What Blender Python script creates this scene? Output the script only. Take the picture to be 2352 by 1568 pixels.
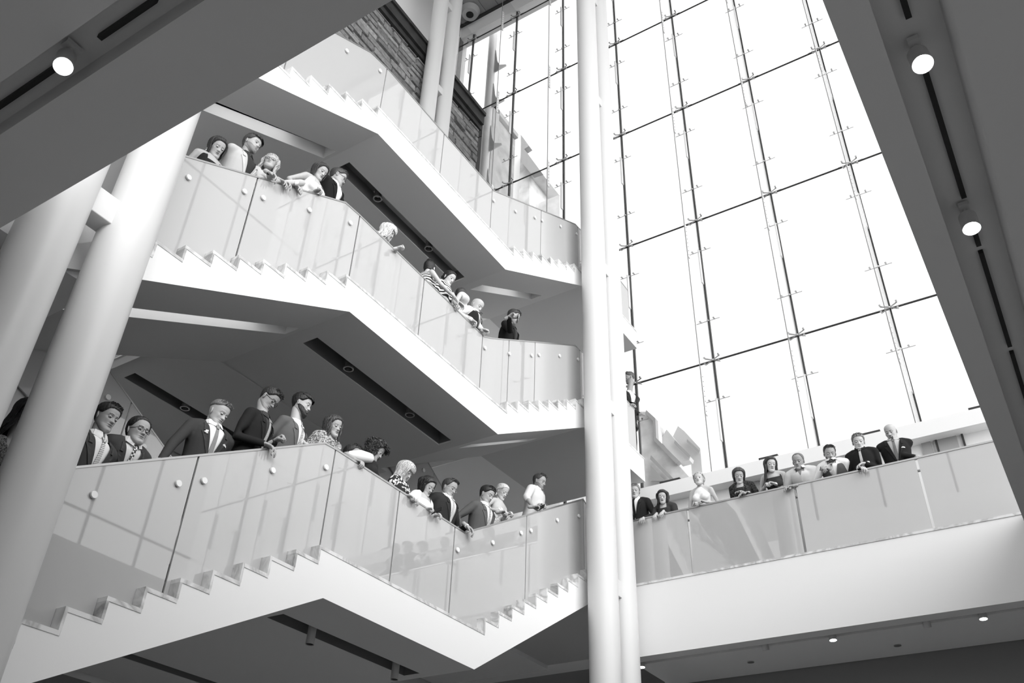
import bpy, bmesh, math, random
import numpy as np
from mathutils import Vector, Matrix
from mathutils.bvhtree import BVHTree
random.seed(7); np.random.seed(7)
S = bpy.context.scene
for o in list(bpy.data.objects): bpy.data.objects.remove(o)
COL = S.collection

# ------------------------------------------------------------------ camera, world, lights, exposure
CM = np.array([[0.8475225, 0.2895263, 0.4448372], [0.5298669, -0.5101262, -0.6775044], [0.0307678, 0.8099048, -0.5857539]])
FPX = 2071.07
C0 = np.array([0.0, 0.0, 1.6])
cam_d = bpy.data.cameras.new('camera'); cam = bpy.data.objects.new('camera', cam_d); COL.objects.link(cam)
mw = Matrix([list(CM[i]) + [C0[i]] for i in range(3)] + [[0, 0, 0, 1]])
cam.matrix_world = mw
cam_d.sensor_width = 36.0; cam_d.lens = 31.70; cam_d.clip_start = 0.05; cam_d.clip_end = 500
S.camera = cam

W = bpy.data.worlds.new('overcast_sky'); S.world = W; W.use_nodes = True
nt = W.node_tree; nt.nodes.clear()
wo = nt.nodes.new('ShaderNodeOutputWorld'); bg = nt.nodes.new('ShaderNodeBackground')
tc = nt.nodes.new('ShaderNodeTexCoord'); sp = nt.nodes.new('ShaderNodeSeparateXYZ'); rp = nt.nodes.new('ShaderNodeValToRGB')
nt.links.new(tc.outputs['Generated'], sp.inputs[0]); nt.links.new(sp.outputs['Z'], rp.inputs[0])
rp.color_ramp.elements[0].position = 0.0; rp.color_ramp.elements[0].color = (0.30, 0.30, 0.30, 1)
rp.color_ramp.elements[1].position = 0.06; rp.color_ramp.elements[1].color = (0.97, 0.97, 0.97, 1)
nt.links.new(rp.outputs[0], bg.inputs[0]); nt.links.new(bg.outputs[0], wo.inputs[0])
bg.inputs[1].default_value = 1.25
# bright side of the overcast sky: a very soft sun coming in through the glazed right-hand and near sides of the hall
sl = bpy.data.lights.new('sun', 'SUN'); sl.energy = 4.0; sl.angle = math.radians(70)
so = bpy.data.objects.new('sun', sl); COL.objects.link(so)
so.rotation_euler = Vector((-0.86, 0.37, -0.38)).to_track_quat('-Z', 'Y').to_euler()
for (lx, ly, sx, sy, pw) in ((4.5, -4.0, 6, 6, 95), (-4.0, -4.5, 6, 5, 75), (5.0, 6.0, 5, 8, 75)):  # unseen fill lights added to brighten the lobby and its ceiling
    al = bpy.data.lights.new('lobby_fill_light', 'AREA'); al.shape = 'RECTANGLE'; al.size = sx; al.size_y = sy; al.energy = pw
    ao = bpy.data.objects.new('lobby_fill_light', al); COL.objects.link(ao); ao.location = (lx, ly, 5.7)
S.view_settings.view_transform = 'Standard'; S.view_settings.look = 'None'
S.view_settings.gamma = 1.0; S.view_settings.use_curve_mapping = False
S.view_settings.exposure = 0.25
try:
    S.cycles.max_bounces = 10; S.cycles.diffuse_bounces = 6; S.cycles.glossy_bounces = 4
    S.cycles.transmission_bounces = 6; S.cycles.transparent_max_bounces = 16
    S.cycles.caustics_reflective = False; S.cycles.caustics_refractive = False
    S.cycles.sample_clamp_indirect = 6.0
except Exception: pass

def ray(x, y): return CM @ np.array([(x - 1176) / FPX, (784 - y) / FPX, -1.0])
def at(x, y, ax, v):
    d = ray(x, y); return Vector(C0 + d * ((v - C0[ax]) / d[ax]))

# ------------------------------------------------------------------ materials
MATS = {}
def mat(name, g, rough=0.6, bump=0.0, bscale=40.0, var=0.0, vscale=3.0, spec=0.3, metal=0.0, emit=0.0):
    if name in MATS: return MATS[name]
    m = bpy.data.materials.new(name); MATS[name] = m; m.use_nodes = True
    n = m.node_tree.nodes; l = m.node_tree.links; b = n['Principled BSDF']
    b.inputs['Base Color'].default_value = (g, g, g, 1); b.inputs['Roughness'].default_value = rough
    b.inputs['Specular IOR Level'].default_value = spec; b.inputs['Metallic'].default_value = metal
    if emit:
        b.inputs['Emission Color'].default_value = (1, 1, 1, 1); b.inputs['Emission Strength'].default_value = emit
    if var or bump:
        t = n.new('ShaderNodeTexCoord')
    if var:
        z = n.new('ShaderNodeTexNoise'); z.inputs['Scale'].default_value = vscale; z.inputs['Detail'].default_value = 4
        r = n.new('ShaderNodeValToRGB')
        r.color_ramp.elements[0].position = 0.3; r.color_ramp.elements[1].position = 0.7
        a = max(0, g * (1 - var)); c = min(1, g * (1 + var))
        r.color_ramp.elements[0].color = (a, a, a, 1); r.color_ramp.elements[1].color = (c, c, c, 1)
        l.new(t.outputs['Object'], z.inputs[0]); l.new(z.outputs[0], r.inputs[0]); l.new(r.outputs[0], b.inputs['Base Color'])
    if bump:
        z2 = n.new('ShaderNodeTexNoise'); z2.inputs['Scale'].default_value = bscale; z2.inputs['Detail'].default_value = 3
        bp = n.new('ShaderNodeBump'); bp.inputs['Strength'].default_value = bump; bp.inputs['Distance'].default_value = 0.02
        l.new(t.outputs['Object'], z2.inputs[0]); l.new(z2.outputs[0], bp.inputs['Height']); l.new(bp.outputs[0], b.inputs['Normal'])
    return m

def marble_mat(name, g, dark, seed=0.0):
    m = bpy.data.materials.new(name); m.use_nodes = True; n = m.node_tree.nodes; l = m.node_tree.links; b = n['Principled BSDF']
    t = n.new('ShaderNodeTexCoord'); z = n.new('ShaderNodeTexNoise'); z.inputs['Scale'].default_value = 2.5; z.inputs['Detail'].default_value = 6
    z.inputs['Distortion'].default_value = 1.6
    r = n.new('ShaderNodeValToRGB'); e = r.color_ramp.elements
    e[0].position = 0.38; e[0].color = (g, g, g, 1); e[1].position = 0.62; e[1].color = (g, g, g, 1)
    k = e.new(0.5); k.color = (dark, dark, dark, 1)
    l.new(t.outputs['Object'], z.inputs[0]); l.new(z.outputs[0], r.inputs[0]); l.new(r.outputs[0], b.inputs['Base Color'])
    b.inputs['Roughness'].default_value = 0.35
    MATS[name] = m; return m

def schlick(n, l, r0):
    lw = n.new('ShaderNodeLayerWeight'); lw.inputs[0].default_value = 0.5
    pw = n.new('ShaderNodeMath'); pw.operation = 'POWER'; pw.inputs[1].default_value = 5.0
    ma = n.new('ShaderNodeMath'); ma.operation = 'MULTIPLY_ADD'; ma.inputs[1].default_value = 1 - r0; ma.inputs[2].default_value = r0
    l.new(lw.outputs['Facing'], pw.inputs[0]); l.new(pw.outputs[0], ma.inputs[0]); return ma
def frosted_mat(name, g, trans=0.25, clear=0.10):
    m = bpy.data.materials.new(name); m.use_nodes = True; n = m.node_tree.nodes; l = m.node_tree.links
    n.clear(); out = n.new('ShaderNodeOutputMaterial')
    d = n.new('ShaderNodeBsdfDiffuse'); d.inputs[0].default_value = (g, g, g, 1)
    tr = n.new('ShaderNodeBsdfTranslucent'); tr.inputs[0].default_value = (g, g, g, 1)
    tp = n.new('ShaderNodeBsdfTransparent')
    gl = n.new('ShaderNodeBsdfGlossy'); gl.inputs['Roughness'].default_value = 0.02; gl.inputs[0].default_value = (1, 1, 1, 1)
    m1 = n.new('ShaderNodeMixShader'); m1.inputs[0].default_value = trans
    m2 = n.new('ShaderNodeMixShader'); m2.inputs[0].default_value = clear
    m3 = n.new('ShaderNodeMixShader'); fr = schlick(n, l, 0.11)
    l.new(d.outputs[0], m1.inputs[1]); l.new(tr.outputs[0], m1.inputs[2])
    l.new(m1.outputs[0], m2.inputs[1]); l.new(tp.outputs[0], m2.inputs[2])
    l.new(fr.outputs[0], m3.inputs[0]); l.new(m2.outputs[0], m3.inputs[1]); l.new(gl.outputs[0], m3.inputs[2])
    l.new(m3.outputs[0], out.inputs[0]); MATS[name] = m; return m

def clear_glass_mat(name, tint=0.97):
    m = bpy.data.materials.new(name); m.use_nodes = True; n = m.node_tree.nodes; l = m.node_tree.links
    n.clear(); out = n.new('ShaderNodeOutputMaterial')
    tp = n.new('ShaderNodeBsdfTransparent'); tp.inputs[0].default_value = (tint, tint, tint, 1)
    gl = n.new('ShaderNodeBsdfGlossy'); gl.inputs['Roughness'].default_value = 0.0
    mx = n.new('ShaderNodeMixShader'); fr = schlick(n, l, 0.02)
    l.new(fr.outputs[0], mx.inputs[0]); l.new(tp.outputs[0], mx.inputs[1]); l.new(gl.outputs[0], mx.inputs[2]); l.new(mx.outputs[0], out.inputs[0])
    MATS[name] = m; return m

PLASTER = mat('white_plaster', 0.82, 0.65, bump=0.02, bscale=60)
SOFFIT_SHADED = mat('soffit_plaster_shaded', 0.55, 0.8, bump=0.03, bscale=80)  # plaster darkened, the shade of the stair undersides put into its colour
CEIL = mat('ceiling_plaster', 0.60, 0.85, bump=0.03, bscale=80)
STEEL_W = mat('white_painted_steel', 0.64, 0.4, spec=0.4)
DARK_STEEL = mat('dark_steel', 0.03, 0.45, spec=0.4)
GREY_STEEL = mat('brushed_steel', 0.42, 0.3, metal=0.9)
MARBLE = marble_mat('veined_marble', 0.74, 0.45)
MARBLE_D = marble_mat('darker_veined_marble', 0.55, 0.28)
FROST = frosted_mat('frosted_glass', 0.56, 0.22, 0.05)
CLEAR = clear_glass_mat('clear_glass')
TRACK = mat('track_black', 0.02, 0.5)
FLOORM = mat('pale_stone_floor', 0.62, 0.5, var=0.08, vscale=1.5)
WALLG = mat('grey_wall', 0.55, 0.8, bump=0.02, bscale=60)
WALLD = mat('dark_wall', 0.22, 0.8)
LENS = mat('lamp_lens', 0.9, 0.2, emit=14.0)
LAMPW = mat('lamp_housing_white', 0.55, 0.45)
DARKH = mat('lamp_bore_black', 0.01, 0.6)
STONE = [mat('rubble_stone_%d' % i, g, 0.9, bump=0.5, bscale=14, var=0.3, vscale=9) for i, g in enumerate((0.16, 0.22, 0.28, 0.20))]
MORTAR = mat('mortar', 0.24, 0.95)
COPING = mat('dark_coping', 0.03, 0.7, var=0.3, vscale=4)

# ------------------------------------------------------------------ object helpers
def link(name, me, parent=None, m=None, smooth=False):
    o = bpy.data.objects.new(name, me); COL.objects.link(o)
    if parent is not None: o.parent = parent
    if m is not None:
        me.materials.clear()
        for k in (m if isinstance(m, (list, tuple)) else [m]): me.materials.append(k)
    if smooth: me.polygons.foreach_set('use_smooth', [True] * len(me.polygons))
    return o
def empty(name, loc=(0, 0, 0), rz=0):
    o = bpy.data.objects.new(name, None); o.location = loc; o.rotation_euler = (0, 0, rz); o.empty_display_size = 0.1
    COL.objects.link(o); return o
def tag(o, label=None, cat=None, group=None, kind=None):
    if label: o['label'] = label
    if cat: o['category'] = cat
    if group: o['group'] = group
    if kind: o['kind'] = kind
    return o
def mesh_from(verts, faces, name='m'):
    me = bpy.data.meshes.new(name); me.from_pydata([tuple(v) for v in verts], [], faces); me.update(); return me
def fixn(me):
    bm = bmesh.new(); bm.from_mesh(me); bmesh.ops.recalc_face_normals(bm, faces=bm.faces[:]); bm.to_mesh(me); bm.free()
class MB:
    def __init__(s): s.v = []; s.f = []
    def box(s, x0, x1, y0, y1, z0, z1):
        b = len(s.v)
        s.v += [(x0, y0, z0), (x1, y0, z0), (x1, y1, z0), (x0, y1, z0), (x0, y0, z1), (x1, y0, z1), (x1, y1, z1), (x0, y1, z1)]
        s.f += [tuple(b + i for i in q) for q in ((0, 3, 2, 1), (4, 5, 6, 7), (0, 1, 5, 4), (1, 2, 6, 5), (2, 3, 7, 6), (3, 0, 4, 7))]
        return s
    def prism_x(s, poly, x0, x1):      # poly: list of (y,z)
        b = len(s.v); n = len(poly)
        s.v += [(x0, y, z) for y, z in poly] + [(x1, y, z) for y, z in poly]
        s.f += [tuple(b + i for i in range(n)), tuple(b + n + i for i in reversed(range(n)))]
        s.f += [(b + (i + 1) % n, b + i, b + n + i, b + n + (i + 1) % n) for i in range(n)]
        return s
    def prism_y(s, poly, y0, y1):      # poly: list of (x,z)
        b = len(s.v); n = len(poly)
        s.v += [(x, y0, z) for x, z in poly] + [(x, y1, z) for x, z in poly]
        s.f += [tuple(b + i for i in range(n)), tuple(b + n + i for i in reversed(range(n)))]
        s.f += [(b + (i + 1) % n, b + i, b + n + i, b + n + (i + 1) % n) for i in range(n)]
        return s
    def tube(s, a, c, r0, r1=None, n=12, caps=True):
        a = Vector(a); c = Vector(c); r1 = r0 if r1 is None else r1
        d = (c - a).normalized(); u = d.orthogonal().normalized(); w = d.cross(u); b = len(s.v)
        for p, r in ((a, r0), (c, r1)):
            for i in range(n):
                t = 2 * math.pi * i / n; s.v.append(tuple(p + (u * math.cos(t) + w * math.sin(t)) * r))
        s.f += [(b + i, b + (i + 1) % n, b + n + (i + 1) % n, b + n + i) for i in range(n)]
        if caps: s.f += [tuple(b + i for i in reversed(range(n))), tuple(b + n + i for i in range(n))]
        return s
    def ball(s, c, r, n=8, m=6, sc=(1, 1, 1)):
        b = len(s.v); c = Vector(c)
        for j in range(1, m):
            t = math.pi * j / m
            for i in range(n):
                p = 2 * math.pi * i / n
                s.v.append((c.x + r * sc[0] * math.sin(t) * math.cos(p), c.y + r * sc[1] * math.sin(t) * math.sin(p), c.z + r * sc[2] * math.cos(t)))
        s.v += [(c.x, c.y, c.z + r * sc[2]), (c.x, c.y, c.z - r * sc[2])]; top = len(s.v) - 2; bot = top + 1
        for j in range(m - 2):
            for i in range(n): s.f.append((b + j * n + i, b + (j + 1) * n + i, b + (j + 1) * n + (i + 1) % n, b + j * n + (i + 1) % n))
        for i in range(n):
            s.f.append((top, b + i, b + (i + 1) % n)); s.f.append((bot, b + (m - 2) * n + (i + 1) % n, b + (m - 2) * n + i))
        return s
    def build(s, name, m, parent=None, smooth=False, bevel=0):
        me = mesh_from(s.v, s.f, name); fixn(me)
        if bevel:
            bm = bmesh.new(); bm.from_mesh(me)
            bmesh.ops.bevel(bm, geom=bm.edges[:], offset=bevel, segments=2, affect='EDGES', profile=0.5); bm.to_mesh(me); bm.free()
        o = link(name, me, parent, m)
        if smooth:
            me.polygons.foreach_set('use_smooth', [True] * len(me.polygons))
            try: me.set_sharp_from_angle(angle=math.radians(40))
            except Exception: pass
        return o
def box(name, m, x0, x1, y0, y1, z0, z1, parent=None, bevel=0): return MB().box(x0, x1, y0, y1, z0, z1).build(name, m, parent, bevel=bevel)
def copy_tree(o, parent=None):
    c = o.copy(); COL.objects.link(c)
    if parent is not None: c.parent = parent
    for ch in list(o.children): copy_tree(ch, c)
    return c
# ------------------------------------------------------------------ the setting
def struct(o): o['kind'] = 'structure'; return o
XS = -6.2          # outer face of the stairs
struct(box('floor', FLOORM, -11.3, 9, -9, 15, -0.2, 0))
struct(box('wall_back', WALLG, -11.5, 9, -9.2, -9, 0, 6))
# right side: lobby below, glazed hall wall above
struct(box('wall_right', PLASTER, 9, 9.2, -9, 15.2, 0, 8.0))
# near ceiling = underside of the first upper floor, an L with lighting recesses
ZC = 5.77; ZT = 6.87; XE = -0.2; YE = 1.945
cb = MB()
cb.box(-11.3, XE, 1.437, YE, ZC, ZT)                  # border strip along X
cb.box(-11.3, 0.0, 1.20, 1.437, ZC + 0.16, ZT)        # recess roof
cb.box(-11.3, XE, -9, 1.20, ZC, ZT)
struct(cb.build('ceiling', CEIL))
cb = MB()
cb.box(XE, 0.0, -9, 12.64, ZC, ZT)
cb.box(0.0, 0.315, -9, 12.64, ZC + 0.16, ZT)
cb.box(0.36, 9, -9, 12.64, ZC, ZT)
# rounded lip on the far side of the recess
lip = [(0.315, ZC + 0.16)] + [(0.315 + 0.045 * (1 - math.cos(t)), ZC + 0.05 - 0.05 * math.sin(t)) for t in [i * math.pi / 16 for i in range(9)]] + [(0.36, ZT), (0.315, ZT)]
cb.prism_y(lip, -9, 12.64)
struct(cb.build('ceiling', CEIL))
# second and third floor galleries behind / beside the hall
# parapet above the near edge (seen only in reflections)
wf = empty('window_9', (0, 0.3, 0)); wf['kind'] = 'structure'
for i in range(11):
    x = -11.3 + i * 1.9; MB().box(-0.03, 0.03, -0.05, 0.05, 13.0, 28.3).build('mullion', DARK_STEEL, wf).location = (x, 0, 0)
    for z in (13.0, 16.8, 20.6, 24.4):
        if i < 10: MB().box(x + 0.035, x + 1.865, -0.006, 0.006, z + 0.03, z + 3.77).build('pane', CLEAR, wf)
struct(box('ceiling', CEIL, -12.9, 9.2, 0.2, 15.3, 29.12, 29.4))
struct(box('wall_left', WALLD, -10.95, -10.75, -9, 14.3, 0, 4.6)); struct(box('wall_left', mat('grey_wall_upper', 0.66, 0.8), -10.95, -10.75, -9, 14.3, 4.6, 13.6))  # lower part coloured darker to paint in the dimness below the stairs
# upper left wall plane above the old stone wall
struct(box('wall_left', PLASTER, -12.75, -12.45, 0.4, 14.85, 13.6, 29.1))
# header over the glass wall
hd = MB(); hd.box(-12.9, 9, 14.9, 15.3, 28.35, 29.12)
struct(hd.build('trim_1', PLASTER))
tr = MB(); tr.box(-12.9, 9, 14.80, 14.9, 28.98, 29.04); struct(tr.build('trim_2', DARK_STEEL))
# planked soffit by the header
plk = empty('planked_ceiling', (0, 0, 0)); tag(plk, kind='structure')
for i in range(26):
    x = -12.8 + i * 0.5; box('plank', mat('plank_grey', 0.28, 0.7, var=0.1), x, x + 0.485, 12.6, 14.86, 29.04, 29.11, plk)

# ------------------------------------------------------------------ old stone wall
sw = empty('wall_stone', (0, 0, 0)); sw['kind'] = 'structure'
box('backing', MORTAR, -11.75, -11.36, 0.4, 14.95, 13.6, 23.2, sw)
cp = MB(); cp.box(-11.75, -11.16, 0.4, 14.96, 23.25, 23.75); cp.box(-11.75, -11.24, 0.4, 14.96, 23.05, 23.25); cp.box(-11.75, -11.10, 0.4, 14.96, 23.62, 23.75)
cp.build('coping', COPING, sw)
stones = []
z = 13.7; row = 0
while z < 23.0:
    h = random.uniform(0.15, 0.30); y = 4.2 + random.uniform(-0.3, 0)
    while y < 14.92:
        w = random.uniform(0.35, 0.95); y1 = min(y + w, 14.93)
        if y1 - y > 0.1: stones.append((y + 0.012, y1 - 0.012, z + 0.012, min(z + h, 23.04) - 0.012))
        y = y1
    z += h
def stone_mb(s, mb):
    y0, y1, z0, z1 = s; d = random.uniform(0.03, 0.09); x1 = -11.36 + d; x0 = -11.38; j = lambda: random.uniform(-0.012, 0.012)
    b = len(mb.v); c = 0.02
    mb.v += [(x0, y0, z0), (x0, y1, z0), (x0, y1, z1), (x0, y0, z1)]
    mb.v += [(x1 + j(), y0 + c + j(), z0 + c + j()), (x1 + j(), y1 - c + j(), z0 + c + j()), (x1 + j(), y1 - c + j(), z1 - c + j()), (x1 + j(), y0 + c + j(), z1 - c + j())]
    mb.f += [tuple(b + i for i in q) for q in ((4, 5, 6, 7), (0, 1, 5, 4), (1, 2, 6, 5), (2, 3, 7, 6), (3, 0, 4, 7))]
def pix(P):
    q = CM.T @ (np.array(P) - C0); return 1176 + FPX * q[0] / -q[2], 784 - FPX * q[1] / -q[2]
def stone_vis(s):
    x, y = pix((-11.3, (s[0] + s[1]) / 2, (s[2] + s[3]) / 2))
    if x < 760 or x > 1125 or y < -20: return False
    rail_y = np.interp(x, [760, 850, 890, 1135], [60, 120, 162, 440]); return y < rail_y + 6
vis = [s for s in stones if stone_vis(s)]
vis.sort(key=lambda s: -(s[1] - s[0]) * (s[3] - s[2]))
one = set(vis[:300])
rest = MB()
for s in stones:
    if s in one:
        m = MB(); stone_mb(s, m); m.build('stone', random.choice(STONE), sw)
    else: stone_mb(s, rest)
tag(rest.build('stones', STONE[1], sw), kind='stuff')

# ------------------------------------------------------------------ columns
def column_pair(x, ys, z0, z1, braces, label, r=0.228):
    t = empty('twin_column', (x, sum(ys) / 2, z0)); tag(t, label, 'column')
    for y in ys: MB().tube((0, y - t.location.y, 0), (0, y - t.location.y, z1 - z0), r, n=48).build('shaft', STEEL_W, t, smooth=True)
    for zb in braces:
        MB().box(-0.10, 0.10, ys[0] - t.location.y + 0.1, ys[1] - t.location.y - 0.1, zb - 0.13 - z0, zb + 0.13 - z0).build('cross_brace', STEEL_W, t, bevel=0.008)
    return t
CXX = -5.87
column_pair(CXX, (2.37, 2.97), 0, 28.3, (3.4, 6.72, 9.8), 'pair of thick round white columns at the left, in front of the lowest stair')
column_pair(CXX, (11.65, 12.29), 0, 29.1, (6.62, 9.83, 12.94, 17.9, 21.72, 25.3), 'tall pair of round white columns near the middle, before the bridge end')
column_pair(-10.95, (12.08, 12.72), 0, 29.03, (13, 17.6, 21.98, 25.9), 'pair of round white columns behind the top stair, against the old stone wall')

# ------------------------------------------------------------------ staircases
def stair(level, c0, pit, nL, nBefore, r0, nR, zl, body, slotspec, label):
    """c0: (y,z) of the first inner corner seen in the left flight; pit: (tread, rise)"""
    t = empty('staircase', (XS, body[1][0], 0)); tag(t, label, 'staircase')
    oy = t.location.y
    X0, X1 = 0.0, -2.1                       # local x across the stair (outer face at 0)
    tr, ri = pit
    corners = [(c0[0] + tr * k, c0[1] + ri * k) for k in range(-nBefore, nL)]
    prof = []                                # stepped line, left to right (y, z)
    ys, zs = corners[0]
    prof.append((ys - tr, zs))
    for (y, z) in corners: prof += [(y, z), (y, z + ri)]
    zland = zl
    prof[-1] = (prof[-1][0], zland)
    rc = [(r0[0] + r0[2] * k, zland + r0[3] * k) for k in range(nR)]
    for (y, z) in rc: prof += [(y, z), (y, z + r0[3])]
    yend = 14.2; ztop = prof[-1][1]
    prof.append((yend, ztop))
    T = 0.035
    under = [(y, z - T) for (y, z) in prof]
    # body shifts: stepped profile inset by the marble
    bp = []
    for i, (y, z) in enumerate(under):
        riser_up = (i % 2 == 1 or i % 2 == 0)
        bp.append((y + (0.0 if i == 0 or i == len(under) - 1 else 0.025), z))
    bot = [(y, z) for (y, z) in body]
    def poly(notches):
        pts = list(bot)
        out = []
        for i in range(len(pts) - 1):
            a, b = pts[i], pts[i + 1]; out.append(a)
            for (ya, yb, d) in notches:
                if a[0] - 1e-6 <= ya and yb <= b[0] + 1e-6:
                    f = lambda y: a[1] + (b[1] - a[1]) * (y - a[0]) / (b[0] - a[0])
                    out += [(ya, f(ya)), (ya + 0.001, f(ya) + d), (yb - 0.001, f(yb) + d), (yb, f(yb))]
        out.append(pts[-1]); return out
    def prism(x0, x1, notches, mb):
        P = poly(notches) + list(reversed(bp))
        mb.prism_x([(y - oy, z) for y, z in P], x1, x0)
    mb = MB(); prism(X0, -0.68, [], mb); prism(-0.68, -0.92, slotspec, mb); prism(-0.92, X1, [], mb)
    sb = mb.build('stair_body', [PLASTER, SOFFIT_SHADED], t)
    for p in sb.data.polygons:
        if p.normal.z < -0.5: p.material_index = 1  # downward faces take the plaster with shade painted in
    zb0 = body[1][1]
    for (ya, yb, d) in slotspec:
        if body[1][0] < ya and yb < body[2][0]:
            u = MB(); u.box(-0.9195, -0.6805, ya + 0.002 - oy, yb - 0.002 - oy, zb0 + d - 0.006, zb0 + d - 0.001)
            u.box(-0.9195, -0.914, ya + 0.002 - oy, yb - 0.002 - oy, zb0 + 0.002, zb0 + d - 0.006); u.box(-0.686, -0.6805, ya + 0.002 - oy, yb - 0.002 - oy, zb0 + 0.002, zb0 + d - 0.006)
            u.box(-0.914, -0.686, yb - 0.012 - oy, yb - 0.004 - oy, zb0 + 0.002, zb0 + d - 0.006)
            u.build('slot_shade_liner', mat('slot_shade_grey', 0.17, 0.7), t)  # dark lining added to paint the shade inside the flat slot
    # marble treads and risers, one by one
    seg = []
    for i in range(len(prof) - 1):
        (ya, za), (yb, zb) = prof[i], prof[i + 1]
        if abs(yb - ya) > 1e-4 and abs(zb - za) < 1e-4:
            nm = 'tread' if yb - ya < 0.6 else 'landing_edge'
            if nm == 'tread': MB().box(X1, 0.006, ya - oy - 0.0, yb - oy + 0.02, za - T, za).build('tread', MARBLE, t)
            else: MB().box(X1, 0.006, ya - oy, yb - oy + 0.02, za - T, za).build('landing_slab', MARBLE, t)
        else:
            top = max(za, zb); lo = min(za, zb)
            MB().box(X1, 0.006, ya - oy + 0.0, ya - oy + 0.025, lo, top - T).build('riser', random.choice([MARBLE, MARBLE, MARBLE_D]), t)
    return t, prof
def notch(ya, yb, d=0.22): return (ya, yb, d)
st1, prof1 = stair(1, (3.69, 3.57 + .03), (0.301, 0.175), 9, 6, (9.06, 0, 0.30, 0.1755), 10, 5.16,
    [(1.3, 1.94), (6.26, 4.67), (8.9, 4.67), (11.79, 6.37), (14.2, 6.37)], [notch(6.42, 8.75)], 'lowest white stair, glass-sided, its left flight cut by the thick columns')
st2, prof2 = stair(2, (3.71, 7.09 + .03), (0.299, 0.168), 8, 1, (9.36, 0, 0.30, 0.172), 9, 8.46,
    [(2.2, 6.0), (5.96, 8.0), (9.17, 7.98), (11.77, 9.43), (14.2, 9.49)], [notch(3.0, 5.86), notch(6.16, 9.02), notch(9.5, 11.45)], 'middle white stair with the broad landing, between the lowest and the top one')
st3, prof3 = stair(3, (4.32, 10.48 + .03), (0.30, 0.168), 6, 4, (9.38, 0, 0.30, 0.170), 9, 11.52,
    [(2.2, 9.15), (5.92, 11.04), (9.17, 11.02), (11.79, 12.55), (14.2, 12.58)], [notch(3.0, 5.85), notch(6.12, 9.02), notch(9.5, 11.45)], 'top white stair running up to the left behind the dark ceiling edge')

# the return flights behind, wide landings shared
def back_parts(t, zl_bot, zl_top, y0, y1, up, dn):
    oy = t.location.y
    mb = MB(); mb.box(-4.4, -2.1, y0 - oy, 0, 0, 0) if False else None
    b = MB()
    # landing with second lighting recess
    ya, yb = y0 - oy, y1 - oy
    b.box(-3.28, -2.1, ya, yb, zl_bot, zl_top); b.box(-4.5, -3.50, ya, yb, zl_bot, zl_top); b.box(-3.50, -3.28, ya, yb, zl_bot + 0.2, zl_top)
    b.box(-3.50, -3.28, ya, ya + 0.35, zl_bot, zl_top); b.box(-3.50, -3.28, yb - 0.15, yb, zl_bot, zl_top)
    b.build('landing', SOFFIT_SHADED, t)
    u = MB(); u.box(-3.499, -3.281, ya + 0.351, yb - 0.151, zl_bot + 0.19, zl_bot + 0.199); u.box(-3.499, -3.49, ya + 0.351, yb - 0.151, zl_bot + 0.002, zl_bot + 0.19); u.build('slot_shade_liner', MATS['slot_shade_grey'], t)  # rear slot gets the same painted shade from added dark sheets
    def flight(ys, ye, zs, ze):
        n = 10; s = MB(); pts = []
        for k in range(n):
            y = ys + (ye - ys) * k / n; pts += [(y, zs + (ze - zs) * k / n), (y, zs + (ze - zs) * (k + 1) / n)]
        pts.append((ye, ze)); pts += [(ye, ze - 0.5), (ys, zs - 0.5)]
        if ye < ys: pts = pts[::-1]
        s.prism_x([(y - oy, z) for y, z in pts], -4.5, -2.25); s.build('return_flight', SOFFIT_SHADED, t)
    for f in up: flight(*f)
back_parts(st1, 4.67, 5.13, 6.1, 9.05, [(6.1, 3.1, 5.14, 6.9), (11.8, 9.05, 3.4, 5.14)], None)
back_parts(st2, 7.98, 8.44, 5.2, 9.3, [(5.3, 2.6, 8.44, 10.0), (11.8, 9.3, 6.9, 8.44)], None)
back_parts(st3, 11.03, 11.5, 5.2, 9.3, [(5.3, 2.6, 11.5, 13.0), (11.8, 9.3, 10.0, 11.5)], None)
# floors beyond the stair heads
for (z, zb) in ((6.9, 6.3), (10.0, 9.49), (13.05, 12.58)):
    struct(box('floor', PLASTER, -10.7, -8.3, 11.8, 14.2, zb, z))
    struct(box('floor', PLASTER, -10.7, -6.25, 0.4, 3.1 if z < 8 else 2.6, zb, z))

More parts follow.
